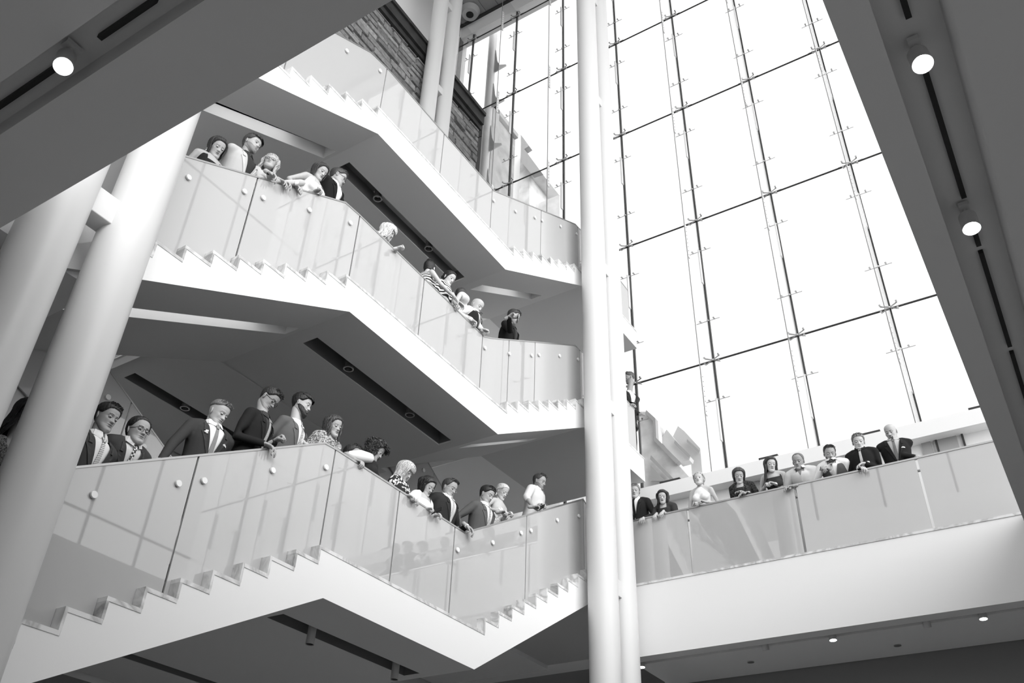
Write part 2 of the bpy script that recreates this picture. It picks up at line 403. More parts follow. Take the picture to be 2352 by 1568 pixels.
# ------------------------------------------------------------------ balustrades of the stairs
def balustrade(label, top, joints, discs, prof, GX=-6.32, extra_low=0.06):
    """top: rail polyline (y,z); joints: y positions where the glass is parted"""
    t = empty('glass_balustrade', (GX, top[0][0], top[0][1])); tag(t, label, 'balustrade')
    oy = t.location.y; oz = t.location.z
    ty = [p[0] for p in top]; tz = [p[1] for p in top]
    def zt(y): return float(np.interp(y, ty, tz))
    def zb(y):
        # glass dips slightly below the walking surface line
        zz = prof[0][1]
        for (a, b) in zip(prof[:-1], prof[1:]):
            if a[0] - 1e-6 <= y <= b[0] + 1e-6 and abs(a[1] - b[1]) < 1e-4: zz = a[1]
        return zz + 0.001
    cuts = [top[0][0]] + list(joints) + [top[-1][0]]
    for a, b in zip(cuts[:-1], cuts[1:]):
        a2 = a + 0.010; b2 = b - 0.010
        ks = sorted(set([a2, b2] + [y for y in ty if a2 < y < b2]))
        up = [(y, zt(y) - 0.012) for y in ks]
        lo = []
        # lower outline follows the steps
        pts = [p for p in prof if a2 < p[0] < b2]
        lo.append((a2, zb(a2)))
        for i, p in enumerate(pts): lo.append((p[0] - 0.002, p[1] + 0.001))
        lo.append((b2, zb(b2)))
        P = [(y - oy, z - oz) for y, z in lo] + [(y - oy, z - oz) for y, z in reversed(up)]
        MB().prism_x(P, -0.010, 0.010).build('glass_panel', FROST, t)
    cap = MB()
    for (a, b) in zip(top[:-1], top[1:]):
        P = [(a[0] - oy, a[1] - oz - 0.014), (b[0] - oy, b[1] - oz - 0.014), (b[0] - oy, b[1] - oz + 0.008), (a[0] - oy, a[1] - oz + 0.008)]
        cap.prism_x(P, -0.016, 0.016)
    cap.build('rail_cap', GREY_STEEL, t)
    hr = MB(); hh = [(y - oy, z - oz - 0.16) for y, z in top]
    for a, b in zip(hh[:-1], hh[1:]): hr.tube((-0.052, a[0], a[1]), (-0.052, b[0], b[1]), 0.018, n=10)
    hr.build('handrail', GREY_STEEL, t, smooth=True)
    for (y, z) in discs:
        m = MB(); m.tube((0.008, y - oy, z - oz), (0.020, y - oy, z - oz), 0.018, n=14); m.tube((0.020, y - oy, z - oz), (0.036, y - oy, z - oz), 0.031, 0.029, n=20)
        m.build('disc_fixing', mat('disc_white_metal', 0.8, 0.35, spec=0.5), t, smooth=True)
    return t
balustrade('frosted glass balustrade of the lowest stair',
    [(1.9, 3.92), (6.04, 6.32), (6.22, 6.33), (8.68, 6.33), (11.9, 8.18), (12.25, 8.02)], [4.54, 6.21, 7.34, 8.47, 10.17, 11.9],
    [(2.3, 3.95), (3.68, 4.68), (4.4, 5.1), (4.65, 5.24), (5.4, 5.69), (6.1, 6.05), (8.54, 6.04), (9.31, 6.43), (10.01, 6.84), (10.27, 6.98), (11.03, 7.45), (11.72, 7.8)], prof1)
balustrade('frosted glass balustrade of the middle stair',
    [(2.6, 7.87), (5.68, 9.59), (5.94, 9.60), (8.84, 9.52), (9.07, 9.63), (11.7, 11.14), (12.1, 11.17), (14.15, 11.1)], [4.355, 5.96, 7.35, 8.81, 9.53, 10.31, 11.86, 13.0],
    [(3.57, 8.13), (4.23, 8.51), (4.48, 8.63), (5.14, 9.0), (5.81, 9.34), (8.87, 9.32), (9.53, 9.62), (10.19, 9.99), (10.42, 10.14), (11.1, 10.54), (11.77, 10.87)], prof2)
balustrade('frosted glass balustrade of the top stair',
    [(2.6, 10.9), (5.61, 12.54), (6.0, 12.60), (8.88, 12.60), (11.76, 14.18), (12.1, 14.22), (14.15, 14.15)], [4.3, 5.98, 7.43, 8.83, 10.43, 11.86, 13.0],
    [(5.17, 12.05), (5.84, 12.37), (8.87, 12.35), (9.55, 12.67), (10.2, 13.06), (10.45, 13.19), (11.14, 13.61), (11.79, 13.93)], prof3)
# balustrades of the return flights
def back_bal(label, x, pts, zlow, joints):
    t = empty('glass_balustrade', (x, pts[0][0], pts[0][1])); tag(t, label, 'balustrade'); oy, oz = t.location.y, t.location.z
    ty = [p[0] for p in pts]; tz = [p[1] for p in pts]
    cuts = [pts[0][0]] + joints + [pts[-1][0]]
    for a, b in zip(cuts[:-1], cuts[1:]):
        ks = sorted(set([a + .01, b - .01] + [y for y in ty if a < y < b]))
        up = [(y - oy, float(np.interp(y, ty, tz)) - oz) for y in ks]; lo = [(y, z - zlow) for y, z in up]
        MB().prism_x(lo + up[::-1], -0.01, 0.01).build('glass_panel', FROST, t)
        yc = (a + b) / 2
        for yy in (a + 0.3, b - 0.3):
            m = MB(); m.tube((0.01, yy - oy, float(np.interp(yy, ty, tz)) - 0.26 - oz), (0.035, yy - oy, float(np.interp(yy, ty, tz)) - 0.26 - oz), 0.032, n=16); m.build('disc_fixing', MATS['disc_white_metal'], t)
    cap = MB()
    for a, b in zip(pts[:-1], pts[1:]): cap.prism_x([(a[0] - oy, a[1] - oz), (b[0] - oy, b[1] - oz), (b[0] - oy, b[1] - oz + 0.02), (a[0] - oy, a[1] - oz + 0.02)], -0.014, 0.014)
    cap.build('rail_cap', GREY_STEEL, t)
back_bal('glass balustrade of the return flight glimpsed behind the two young men at the left', -8.42, [(2.4, 8.05), (4.61, 7.11), (6.1, 6.3), (9.05, 6.3)], 1.05, [3.3, 5.0, 6.1, 7.6])
back_bal('dark glass balustrade of the return flight behind the balding man with the striped tie', -8.42, [(9.3, 9.35), (10.43, 8.67), (11.8, 7.85)], 1.05, [10.6])

# ------------------------------------------------------------------ bridge and window side
YB = 12.65
br = MB(); br.prism_y([(-6.0, ZC), (XE, ZC), (XE, ZT), (-6.0, ZT)], YB, YB + 0.25)
br.box(-6.0, 8.99, YB + 0.36, 14.24, ZC, ZT); br.box(-6.0, 8.99, YB + 0.25, YB + 0.36, ZC + 0.12, ZT)
br.box(XE, 8.99, YB, YB + 0.25, ZC, ZT)
t = br.build('bridge', PLASTER); tag(t, 'white bridge slab crossing at the lower right in front of the glass wall', 'bridge')
ms = MB(); ms.box(-6.0, XE, YB - 0.012, YB + 0.3, ZT, ZT + 0.035); ms.build('marble_edge', MARBLE, t)
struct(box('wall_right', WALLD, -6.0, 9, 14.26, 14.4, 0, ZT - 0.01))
struct(box('wall_far', WALLD, -11.3, -6.2, 14.5, 14.7, 0, 6.3)); struct(box('wall_far', WALLG, -11.3, -6.2, 14.5, 14.7, 6.3, 9.3)); struct(box('wall_far', WALLD, 9, 9.1, 14, 15.15, 0, 6.0))  # ground-level stretch behind the stairs darkened, its dimness put into the colour
# balustrade of the bridge
tb = empty('glass_balustrade', (-5.9, YB + 0.03, ZT)); tag(tb, 'frosted glass balustrade along the bridge where nine guests lean', 'balustrade')
FROSTB = frosted_mat('frosted_glass_bridge', 0.63, 0.35, 0.05)
cuts = [-5.9, -4.83, -3.09, -1.33, 0.0]
for a, b in zip(cuts[:-1], cuts[1:]): MB().box(a + 0.018 + 5.9, b - 0.018 + 5.9, -0.01, 0.01, 0.036, 1.125).build('glass_panel', FROSTB, tb)
MB().box(0, 5.9, -0.02, 0.03, 1.11, 1.135).build('rail_cap', GREY_STEEL, tb)
h = MB(); h.tube((0, 0.052, 0.95), (5.9, 0.052, 0.95), 0.018); h.build('handrail', GREY_STEEL, tb, smooth=True)
# beam and low wall behind the bridge
YP = 14.05
struct(box('trim_3', PLASTER, -6.6, 9, YP, 14.95, 9.03, 9.30))
lw = MB(); lw.box(-6.2, 9, YP + 0.25, 14.9, ZT, 9.03); struct(lw.build('wall_far', mat('pale_wall', 0.80, 0.6)))
for i, (xa, xb) in enumerate(((-4.55, -4.08), (-3.75, -3.28), (-2.72, -2.42), (-1.36, -1.22), (-1.18, -0.83))):
    o = box('window_%d' % (i + 2), mat('grey_window_glass', 0.30, 0.25, spec=0.5), xa, xb, YP + 0.21, YP + 0.25, ZT, 9.03); struct(o)
    struct(box('trim_%d' % (i + 4), DARK_STEEL, xb + 0.07, xb + 0.10, YP + 0.2, YP + 0.25, ZT, 9.03))
for i, (xa, xb) in enumerate(((-5.86, -5.46), (-3.97, -3.63), (-2.2, -1.9), (-0.54, -0.2))):
    o = MB(); o.box(0, xb - xa, 0, 0.12, 0, 0.05); o = o.build('air_grille', DARK_STEEL); o.location = (xa, YP + 0.02, 9.30)
    tag(o, ['dark linear grille on the sill left of the blonde woman in white', 'dark linear grille on the sill above the woman in the dark sleeveless top', 'dark linear grille on the sill behind the boy in black', 'dark linear grille on the sill at the far right by the ceiling edge'][i], 'grille')
# ------------------------------------------------------------------ glass curtain wall
cw = empty('window_1', (0, 15, 0)); cw['kind'] = 'structure'
XM = [-13.647 + 1.757 * i for i in range(13)]
ZH = [28.05, 24.08, 20.15, 16.2, 12.28]
ZJ = [9.32, 11.32, 13.29, 15.25, 17.21, 19.2, 21.15, 23.1, 25.07, 27.03, 28.35]
pane_me = {}
for i in range(len(XM) - 1):
    for a, b in zip(ZJ[:-1], ZJ[1:]):
        k = round(b - a, 3)
        if k not in pane_me: pane_me[k] = mesh_from(*(lambda q: (q.v, q.f))(MB().box(0.006, 1.751, -0.006, 0.006, 0.006, k - 0.006)), 'pane'); pane_me[k].materials.append(CLEAR)
        o = bpy.data.objects.new('pane', pane_me[k]); COL.objects.link(o); o.parent = cw; o.location = (XM[i], 0.0, a)
def spider_mesh(big):
    m = MB()
    L = 0.26
    m.tube((-L, -0.03, 0), (L, -0.03, 0), 0.008, n=6)
    for s in (-1, 1):
        for dz in ((0,) if not big else (-0.075, 0.075)):
            m.tube((s * 0.15, -0.03, dz), (s * 0.15, -0.12, dz - 0.02), 0.012, 0.021, n=8)
            if big: m.tube((0, -0.04, 0), (s * 0.15, -0.04, dz), 0.013, n=6)
    m.ball((0, -0.05, 0), 0.026)
    me = mesh_from(m.v, m.f, 'spider'); me.materials.append(GREY_STEEL); return me
sp_s, sp_b = spider_mesh(False), spider_mesh(True)
def splice_mesh():
    m = MB(); n = 8; L = 0.95
    m.box(-0.012, 0.012, 0.0, 0.10, 0, L); me0 = m
    me = mesh_from(m.v, m.f, 'splice'); me.materials.append(mat('splice_light_steel', 0.75, 0.4, metal=0.3)); return me
sp_me = splice_mesh()
bolt = MB()
for k in range(8): bolt.tube((-0.016, 0.05, 0.08 + 0.112 * k), (0.016, 0.05, 0.08 + 0.112 * k), 0.012, n=6)
bolt_me = mesh_from(bolt.v, bolt.f, 'bolts'); bolt_me.materials.append(DARK_STEEL)
YF = -0.88
for x in XM[:-1]:
    mu = MB().box(-0.022, 0.022, -0.035, 0.03, 0, 28.35 - 9.3).build('mullion', DARK_STEEL, cw); mu.location = (x, 0, 9.3)
    fin = MB().box(-0.008, 0.008, YF, -0.04, 0, 28.3 - 9.32).build('glass_fin', CLEAR, cw); fin.location = (x, 0, 9.32)
    MB().box(-0.008, 0.008, YF - 0.006, YF + 0.006, 0, 18.98).build('fin_edge', mat('fin_edge_grey', 0.25, 0.4), fin)
    for z in ZH + ZJ[1:-1]:
        o = bpy.data.objects.new('spider_fitting', sp_b if z in ZH else sp_s); COL.objects.link(o); o.parent = mu; o.location = (0, -0.02, z - 9.3)
    for z in (10.0, 13.93, 17.9, 21.85, 25.8):
        for yy in (YF, -0.16):
            zz = z - 9.3 + (0.55 if yy == YF else 0.35)
            o = bpy.data.objects.new('splice_plate', sp_me); COL.objects.link(o); o.parent = mu; o.location = (0, yy, zz)
        o2 = bpy.data.objects.new('bolt_row', bolt_me); COL.objects.link(o2); o2.parent = mu; o2.location = (0, YF, z - 9.3 + 0.55)
for z in ZH[:]:
    for i in range(len(XM) - 1):
        r = MB().tube((0.03, -0.02, 0), (1.727, -0.02, 0), 0.020, n=10).build('transom_rod', DARK_STEEL, cw, smooth=True); r.location = (XM[i], 0, z)
# left jamb
struct(MB().box(-12.75, -12.40, 14.86, 15.3, 9.3, 29.1).build('trim_9', PLASTER))
struct(MB().box(-12.40, -12.37, 14.86, 15.05, 9.3, 28.4).build('trim_10', DARK_STEEL))
# right-hand glazed side of the hall
cs = empty('window_8', (7.45, 0, 0)); cs['kind'] = 'structure'
for i in range(9):
    y = 0.4 + i * 1.622; MB().box(-0.03, 0.03, -0.03, 0.03, 6.9, 28.3).build('mullion', DARK_STEEL, cs).location = (0, y, 0)
for z in (6.9, 10.9, 14.9, 18.9, 22.9, 26.9): MB().box(-0.025, 0.025, 0.4, 15, z, z + 0.05).build('transom', DARK_STEEL, cs)
for i in range(9):
    for z in (6.95, 10.95, 14.95, 18.95, 22.95): MB().box(-0.006, 0.006, 0.44 + i * 1.622, 0.4 + (i + 1) * 1.622 - 0.03 if i < 8 else 15, z, z + 3.94).build('pane', CLEAR, cs)

# exterior column with steel fins, outside the left end of the glass
ec = empty('round_column', (-11.62, 15.75, 0)); tag(ec, 'slim round outdoor column with flared steel brackets outside the glass by the stone wall', 'column')
MB().tube((0, 0, 0), (0, 0, 30.6), 0.145, n=28).build('shaft', STEEL_W, ec, smooth=True)
for z in (27.0, 25.2, 23.1, 21.1, 19.1):
    P = [(0.16, z + 1.1), (0.24, z + 0.45), (0.34, z + 0.15), (0.62, z - 0.02), (0.62, z - 0.07), (0.16, z - 0.12)]
    MB().prism_y(P, -0.02, 0.02).build('bracket', mat('bracket_grey', 0.45, 0.5), ec)
# end of the old building outside
PS0 = mat('pale_stone', 0.45, 0.8, bump=0.4, bscale=5, var=0.25, vscale=2.5)
ob = empty('stone_building', (-11.55, 16.2, 0)); tag(ob, 'stone building end with dark window strip outside the glass at the top', 'building')
GP = mat('grey_panel', 0.16, 0.6)
MB().box(-2.0, -0.12, 0.0, 1.3, 0, 25.3).build('wall', PS0, ob)
MB().box(-2.0, -0.12, -0.22, 0.0, 0, 25.35).build('window_panel', GP, ob)
MB().box(-1.0, -0.16, -0.24, -0.22, 24.2, 24.9).build('dark_pane', DARK_STEEL, ob)
MB().box(-0.12, 0.0, -0.26, 0.1, 0, 25.55).build('frame', mat('bracket_grey', 0.45), ob)
MB().box(-2.0, 0.0, -0.26, 1.3, 25.35, 25.55).build('cap', mat('bracket_grey', 0.45), ob)
# old castle-like stone tower across the yard
PALE = MATS['pale_stone']
def ext(polypx, Y, depth, name, m, parent):
    P = [at(x, y, 1, Y) for x, y in polypx]; o = parent.location
    return MB().prism_y([(p.x - o.x, p.z - o.z) for p in P], Y - o.y, Y + depth - o.y).build(name, m, parent)
tw = empty('stone_tower', (-8.6, 23, 0)); tag(tw, 'pale stone tower with gabled parapets seen through the glass above the bridge', 'tower')
PS = mat('hazy_pale_stone', 0.62, 0.9, bump=0.5, bscale=3, var=0.2, vscale=2.2); PC = mat('pale_stone_coping', 0.36, 0.8); PL = mat('pale_stone_plain', 0.55, 0.9)
ext([(1484, 945), (1502, 962), (1503, 1008), (1620, 1135), (1600, 1190), (1470, 1190), (1470, 945)], 23, 2.5, 'wall', PS, tw)
ext([(1484, 941), (1505, 960), (1507, 1005), (1560, 1058), (1553, 1064), (1502, 1012), (1499, 966), (1482, 950)], 22.85, 0.2, 'coping', PC, tw)
ext([(1516, 1012), (1531, 986), (1545, 1003), (1585, 1048), (1583, 1056), (1560, 1062)], 23.6, .3, 'gable', PL, tw)
ext([(1545, 1003), (1557, 978), (1572, 990), (1608, 1029), (1614, 1095), (1590, 1100), (1586, 1050)], 24.2, .3, 'gable', PL, tw)
ext([(1550, 1010), (1586, 1046), (1583, 1052), (1548, 1017)], 23.5, 0.04, 'cornice', PC, tw)
ext([(1578, 1008), (1607, 1035), (1606, 1041), (1577, 1014)], 24.1, 0.04, 'cornice', PC, tw)
ext([(1495, 1045), (1548, 1100), (1542, 1104), (1493, 1054)], 22.8, 0.06, 'string_course', PC, tw)
ext([(1494, 1068), (1528, 1104), (1495, 1104)], 22.8, 0.06, 'window_recess', PC, tw)
MB().box(-1.7, 0.8, 0.2, 2.4, -23 * 0, 12.6).build('tower_base', PS, tw)
ow = empty('stone_tower', (-14, 23, 0)); tag(ow, 'pale stone tower wall with stepped cornice seen through the glass above the top stair', 'tower')
ext([(1135, 240), (1195, 308), (1195, 480), (1130, 480)], 23, 2, 'plain_wall', mat('chalk_wall', 0.93, 0.9), ow)
ext([(1196, 345), (1204, 343), (1240, 392), (1216, 402), (1216, 475), (1190, 470)], 22.6, 2, 'wall', PS, ow)
ext([(1196, 309), (1215, 335), (1204, 342), (1240, 391), (1219, 398), (1196, 370)], 22.3, 0.3, 'cornice', PC, ow)

MB().box(-2.5, 0.9, 0.1, 2.0, 0, 28.3).build('tower_base', PS, ow)
struct(box('floor', FLOORM, -30, 20, 15.4, 45, -0.2, 0))
# ------------------------------------------------------------------ lights
def track_lamp(loc, aim, r, L, label, lit=True, power=0):
    t = empty('track_lamp', loc); tag(t, label, 'lamp')
    a = Vector(aim).normalized()
    m = MB(); m.tube((0, 0, 0.10), (0, 0, 0), 0.014, n=8); m.box(-0.03, 0.03, -0.05, 0.05, 0.09, 0.12); m.build('stem', LAMPW, t)
    p0 = Vector((0, 0, -0.02)) - a * L * 0.45; p1 = Vector((0, 0, -0.02)) + a * L * 0.55
    m = MB(); m.tube(p0 - a * 0.02, p0, r * 0.7, r, n=24); m.tube(p0, p1, r, n=24, caps=False); m.build('housing', LAMPW, t, smooth=True)
    m = MB(); m.tube(p1 - a * 0.012, p1 - a * 0.008, r * 0.86, n=24); m.build('lens', LENS if lit else DARKH, t)
    if power:
        ld = bpy.data.lights.new('lamp_light', 'SPOT'); ld.energy = power; ld.spot_size = 1.2; ld.shadow_soft_size = 0.05
        lo = bpy.data.objects.new('lamp_light', ld); COL.objects.link(lo); lo.location = Vector(loc) + p1 + a * 0.01
        lo.rotation_euler = a.to_track_quat('-Z', 'Y').to_euler()
    return t
def aim_at(p, q): return tuple(Vector(q) - Vector(p))
ZL = ZC + 0.02
pA = (-3.93, 1.30, ZL); track_lamp(pA, (0.42, -0.10, -0.9), 0.052, 0.17, 'lit track spotlight in the ceiling recess at the upper left', True, 8)
pB = (0.143, 3.70, ZL); track_lamp(pB, (0.05, -0.25, -1), 0.055, 0.13, 'upper of the two lit spotlights in the right-hand ceiling recess', True, 8)
pC = (0.137, 5.17, ZL); track_lamp(pC, (0.0, -0.18, -1), 0.055, 0.13, 'lower of the two lit spotlights in the right-hand ceiling recess', True, 8)
# tracks
def track(label, segs):
    t = empty('lighting_track', segs[0][0]); tag(t, label, 'track')
    for a, b in segs:
        x0, x1 = sorted((a[0], b[0])); y0, y1 = sorted((a[1], b[1])); x0 -= 0.016 if x0 == x1 else 0; x1 += 0.016 if x1 - x0 < 0.02 else 0
        y0 -= 0.016 if y0 == y1 else 0; y1 += 0.016 if y1 - y0 < 0.02 else 0
        o = t.location
        MB().box(x0 - o.x, x1 - o.x, y0 - o.y, y1 - o.y, -0.03, 0.0).build('track_rail', TRACK, t)
    return t
ZTk = ZC + 0.158
track('black lighting track in the ceiling recess at the upper left', [((-6, 1.345, ZTk), (-4.05, 1.345, ZTk)), ((-3.75, 1.345, ZTk), (-3.28, 1.345, ZTk)), ((-3.2, 1.345, ZTk), (-1, 1.345, ZTk))])
track('black lighting track in the right-hand ceiling recess', [((0.155, -2, ZTk), (0.155, 3.52, ZTk)), ((0.155, 3.9, ZTk), (0.155, 5.08, ZTk)), ((0.155, 5.4, ZTk), (0.155, 5.62, ZTk)), ((0.155, 5.7, ZTk), (0.155, 7.0, ZTk)), ((0.155, 7.1, ZTk), (0.155, 12, ZTk))])
# stair undersides
for (x, y, z, lb) in ((-7.0, 6.98, 4.66, 'unlit can spotlight hanging in the slot under the lowest landing, left one'), (-7.0, 8.43, 4.66, 'unlit can spotlight under the lowest landing, right one at the frame edge')):
    track_lamp((x, y, z + 0.0), (0.02, -0.05, -1), 0.045, 0.20, lb, False)
track('lighting track in the slot under the lowest landing', [((-6.96, 6.5, 4.89), (-6.96, 8.65, 4.89))])
for (x, y, z, lb) in ((-6.98, 6.86, 7.99, 'small round downlight under the middle landing, upper left one in the slot'), (-6.98, 8.15, 7.99, 'small round downlight under the middle landing, lower right one in the slot'),
                      (-6.98, 6.88, 11.03, 'small round downlight under the top landing, upper left one in the slot'), (-6.98, 8.15, 11.03, 'small round downlight under the top landing, lower right one in the slot'),
                      (-9.6, 6.49, 7.99, 'dim downlight in the rear slot under the middle landing, above the man with the flower')):
    t = empty('downlight', (x, y, z)); tag(t, lb, 'lamp')
    MB().tube((0, 0, 0.18), (0, 0, 0.01), 0.055, n=24, caps=False).build('housing', GREY_STEEL, t, smooth=True)
    m = MB(); n = 24
    for i in range(n):
        a0, a1 = 2 * math.pi * i / n, 2 * math.pi * (i + 1) / n; b = len(m.v)
        for (r, zz) in ((0.05, -0.01), (0.068, -0.01), (0.068, 0.01), (0.05, 0.01)):
            m.v += [(r * math.cos(a0), r * math.sin(a0), zz), (r * math.cos(a1), r * math.sin(a1), zz)]
        for k in range(4): j = (k + 1) % 4; m.f.append((b + 2 * k, b + 2 * k + 1, b + 2 * j + 1, b + 2 * j))
    m.build('trim_ring', GREY_STEEL, t)
    MB().ball((0, 0, 0.06), 0.04, sc=(1, 1, 0.6)).build('bulb', mat('bulb_glass', 0.7, 0.2), t, smooth=True)
for (x, lit, lb) in ((-5.92, True, 'lit can spotlight under the bridge right beside the middle columns'), (-3.97, False, 'unlit can spotlight under the bridge, nearest the middle columns'), (-3.0, True, 'can spotlight with a thin bright lens at the middle of the bridge underside'),
                     (-1.75, False, 'dim can spotlight under the bridge between two lit ones'), (-1.06, True, 'brightly lit can spotlight under the bridge, rightmost')):
    track_lamp((x, 12.99, 5.82), (0.05 if x < -2 else 0.0, -0.08 if lit else 0.3, -1), 0.05, 0.15, lb, lit, 3 if lit else 0)
track('lighting track in the slot under the bridge', [((-6.0, 12.955, ZC + 0.118), (9, 12.955, ZC + 0.118))])
for i, (x, y) in enumerate(((-4.4, 13.6), (-2.3, 13.75))):
    o = MB().tube((0, 0, 0), (0, 0, -0.012), 0.05, n=20).build('ceiling_disc', GREY_STEEL); o.location = (x, y, ZC); tag(o, ['small sprinkler disc in the bridge underside, left one', 'small sprinkler disc in the bridge underside, right one'][i], 'sprinkler')
dl = empty('downlight', at(1080, 25, 2, 29.03)); tag(dl, 'domed downlight in the planked ceiling at the top edge', 'lamp')
MB().tube((0, 0, 0), (0, 0, -0.22), 0.34, 0.26, n=32).build('dome', mat('bracket_grey', 0.45), dl, smooth=True); MB().tube((0, 0, -0.22), (0, 0, -0.23), 0.13, n=24).build('bore', DARKH, dl)

# unseen area lights added to brighten the sloping slots of the stairs
def cove(y0, z0, y1, z1, power):
    L = math.hypot(y1 - y0, z1 - z0); al = bpy.data.lights.new('slot_fill_light', 'AREA'); al.shape = 'RECTANGLE'; al.size = L; al.size_y = 0.03; al.energy = power
    o = bpy.data.objects.new('slot_fill_light', al); COL.objects.link(o); o.location = (-6.892, (y0 + y1) / 2, (z0 + z1) / 2 + 0.10)
    d = Vector((0, y1 - y0, z1 - z0)).normalized(); zax = Vector((1, 0, 0)); yax = zax.cross(d)
    o.rotation_euler = Matrix((d, yax, zax)).transposed().to_euler()
cove(3.3, 6.60, 5.4, 7.75, 1.5); cove(3.9, 9.97, 5.2, 10.72, 0.9); cove(9.9, 8.45, 11.2, 9.15, .6); cove(9.9, 11.43, 10.9, 12.0, .6)
# ================================================================== people
def tone(g, name=None, rough=0.55, spec=0.3): return mat(name or 'tone_%03d' % int(g * 1000), g, rough, spec=spec)
def skin(g): return tone(g, 'skin_%03d' % int(g * 1000), 0.5, 0.35)
def cloth(g): return mat('cloth_%03d' % int(g * 1000), g, 0.85, bump=0.12, bscale=220, spec=0.15)
def hairm(g):
    nm = 'hair_%03d' % int(g * 1000)
    if nm in MATS: return MATS[nm]
    m = mat(nm, g, 0.45, spec=0.4); n = m.node_tree.nodes; l = m.node_tree.links; b = n['Principled BSDF']
    t = n.new('ShaderNodeTexCoord'); mp = n.new('ShaderNodeMapping'); mp.inputs['Scale'].default_value = (90, 90, 6)
    z = n.new('ShaderNodeTexNoise'); z.inputs['Scale'].default_value = 1.6; r = n.new('ShaderNodeValToRGB')
    a, c = g * 0.55, min(1, g * 1.6 + 0.01)
    r.color_ramp.elements[0].position = 0.35; r.color_ramp.elements[1].position = 0.68
    r.color_ramp.elements[0].color = (a, a, a, 1); r.color_ramp.elements[1].color = (c, c, c, 1)
    bp = n.new('ShaderNodeBump'); bp.inputs['Strength'].default_value = 0.5; bp.inputs['Distance'].default_value = 0.01
    l.new(t.outputs['Object'], mp.inputs[0]); l.new(mp.outputs[0], z.inputs[0]); l.new(z.outputs[0], r.inputs[0])
    l.new(r.outputs[0], b.inputs['Base Color']); l.new(z.outputs[0], bp.inputs['Height']); l.new(bp.outputs[0], b.inputs['Normal'])
    return m
def pattern(name, kind, a, c, scale=1.0):
    if name in MATS: return MATS[name]
    m = mat(name, a, 0.8, spec=0.15); n = m.node_tree.nodes; l = m.node_tree.links; b = n['Principled BSDF']
    t = n.new('ShaderNodeTexCoord'); r = n.new('ShaderNodeValToRGB'); r.color_ramp.interpolation = 'CONSTANT'
    e = r.color_ramp.elements; e[0].color = (a, a, a, 1); e[1].color = (c, c, c, 1)
    if kind == 'stripe' or kind == 'diag':
        w = n.new('ShaderNodeTexWave'); w.inputs['Scale'].default_value = scale
        w.bands_direction = 'Z' if kind == 'stripe' else 'DIAGONAL'; l.new(t.outputs['Object'], w.inputs[0]); l.new(w.outputs[0], r.inputs[0]); e[0].position = 0; e[1].position = 0.5
    elif kind == 'floral':
        v = n.new('ShaderNodeTexVoronoi'); v.inputs['Scale'].default_value = scale; l.new(t.outputs['Object'], v.inputs[0]); l.new(v.outputs['Distance'], r.inputs[0]); e[0].color = (c, c, c, 1); e[1].color = (a, a, a, 1); e[1].position = 0.42
    elif kind == 'zig':
        v = n.new('ShaderNodeTexNoise'); v.inputs['Scale'].default_value = scale; v.inputs['Distortion'].default_value = 3; l.new(t.outputs['Object'], v.inputs[0]); l.new(v.outputs[0], r.inputs[0]); e[1].position = 0.5
    elif kind == 'check':
        v = n.new('ShaderNodeTexChecker'); v.inputs['Scale'].default_value = scale; v.inputs[1].default_value = (a, a, a, 1); v.inputs[2].default_value = (c, c, c, 1); l.new(t.outputs['Object'], v.inputs[0]); l.new(v.outputs[0], b.inputs['Base Color']); return m
    l.new(r.outputs[0], b.inputs['Base Color']); return m

def remesh(solids, voxel, smooth=4, factor=0.5):
    """solids: list of (verts, faces) closed shells -> fused smooth surface (verts array, faces list)"""
    V = []; F = []
    for v, f in solids:
        b = len(V); V += [tuple(p) for p in v]; F += [tuple(i + b for i in q) for q in f]
    me = mesh_from(V, F, 'tmp'); fixn(me)
    o = bpy.data.objects.new('tmp', me); COL.objects.link(o)
    r = o.modifiers.new('r', 'REMESH'); r.mode = 'VOXEL'; r.voxel_size = voxel
    s = o.modifiers.new('s', 'SMOOTH'); s.iterations = smooth; s.factor = factor
    dg = bpy.context.evaluated_depsgraph_get(); dg.update()
    ev = o.evaluated_get(dg); m2 = ev.to_mesh()
    n = len(m2.vertices); co = np.empty(n * 3); m2.vertices.foreach_get('co', co)
    fc = [tuple(p.vertices) for p in m2.polygons]
    ev.to_mesh_clear(); bpy.data.objects.remove(o); bpy.data.meshes.remove(me)
    return co.reshape(-1, 3), fc
def ringloft(rings):
    """rings: list of (center, ux, uy, rx, ry[, exponent])"""
    n = 20; V = []; F = []
    for c, ux, uy, rx, ry in rings:
        for i in range(n):
            t = 2 * math.pi * i / n; V.append(tuple(c + ux * (rx * math.cos(t)) + uy * (ry * math.sin(t))))
    m = len(rings)
    for j in range(m - 1):
        for i in range(n): F.append((j * n + i, j * n + (i + 1) % n, (j + 1) * n + (i + 1) % n, (j + 1) * n + i))
    F.append(tuple(reversed(range(n)))); F.append(tuple((m - 1) * n + i for i in range(n)))
    return V, F
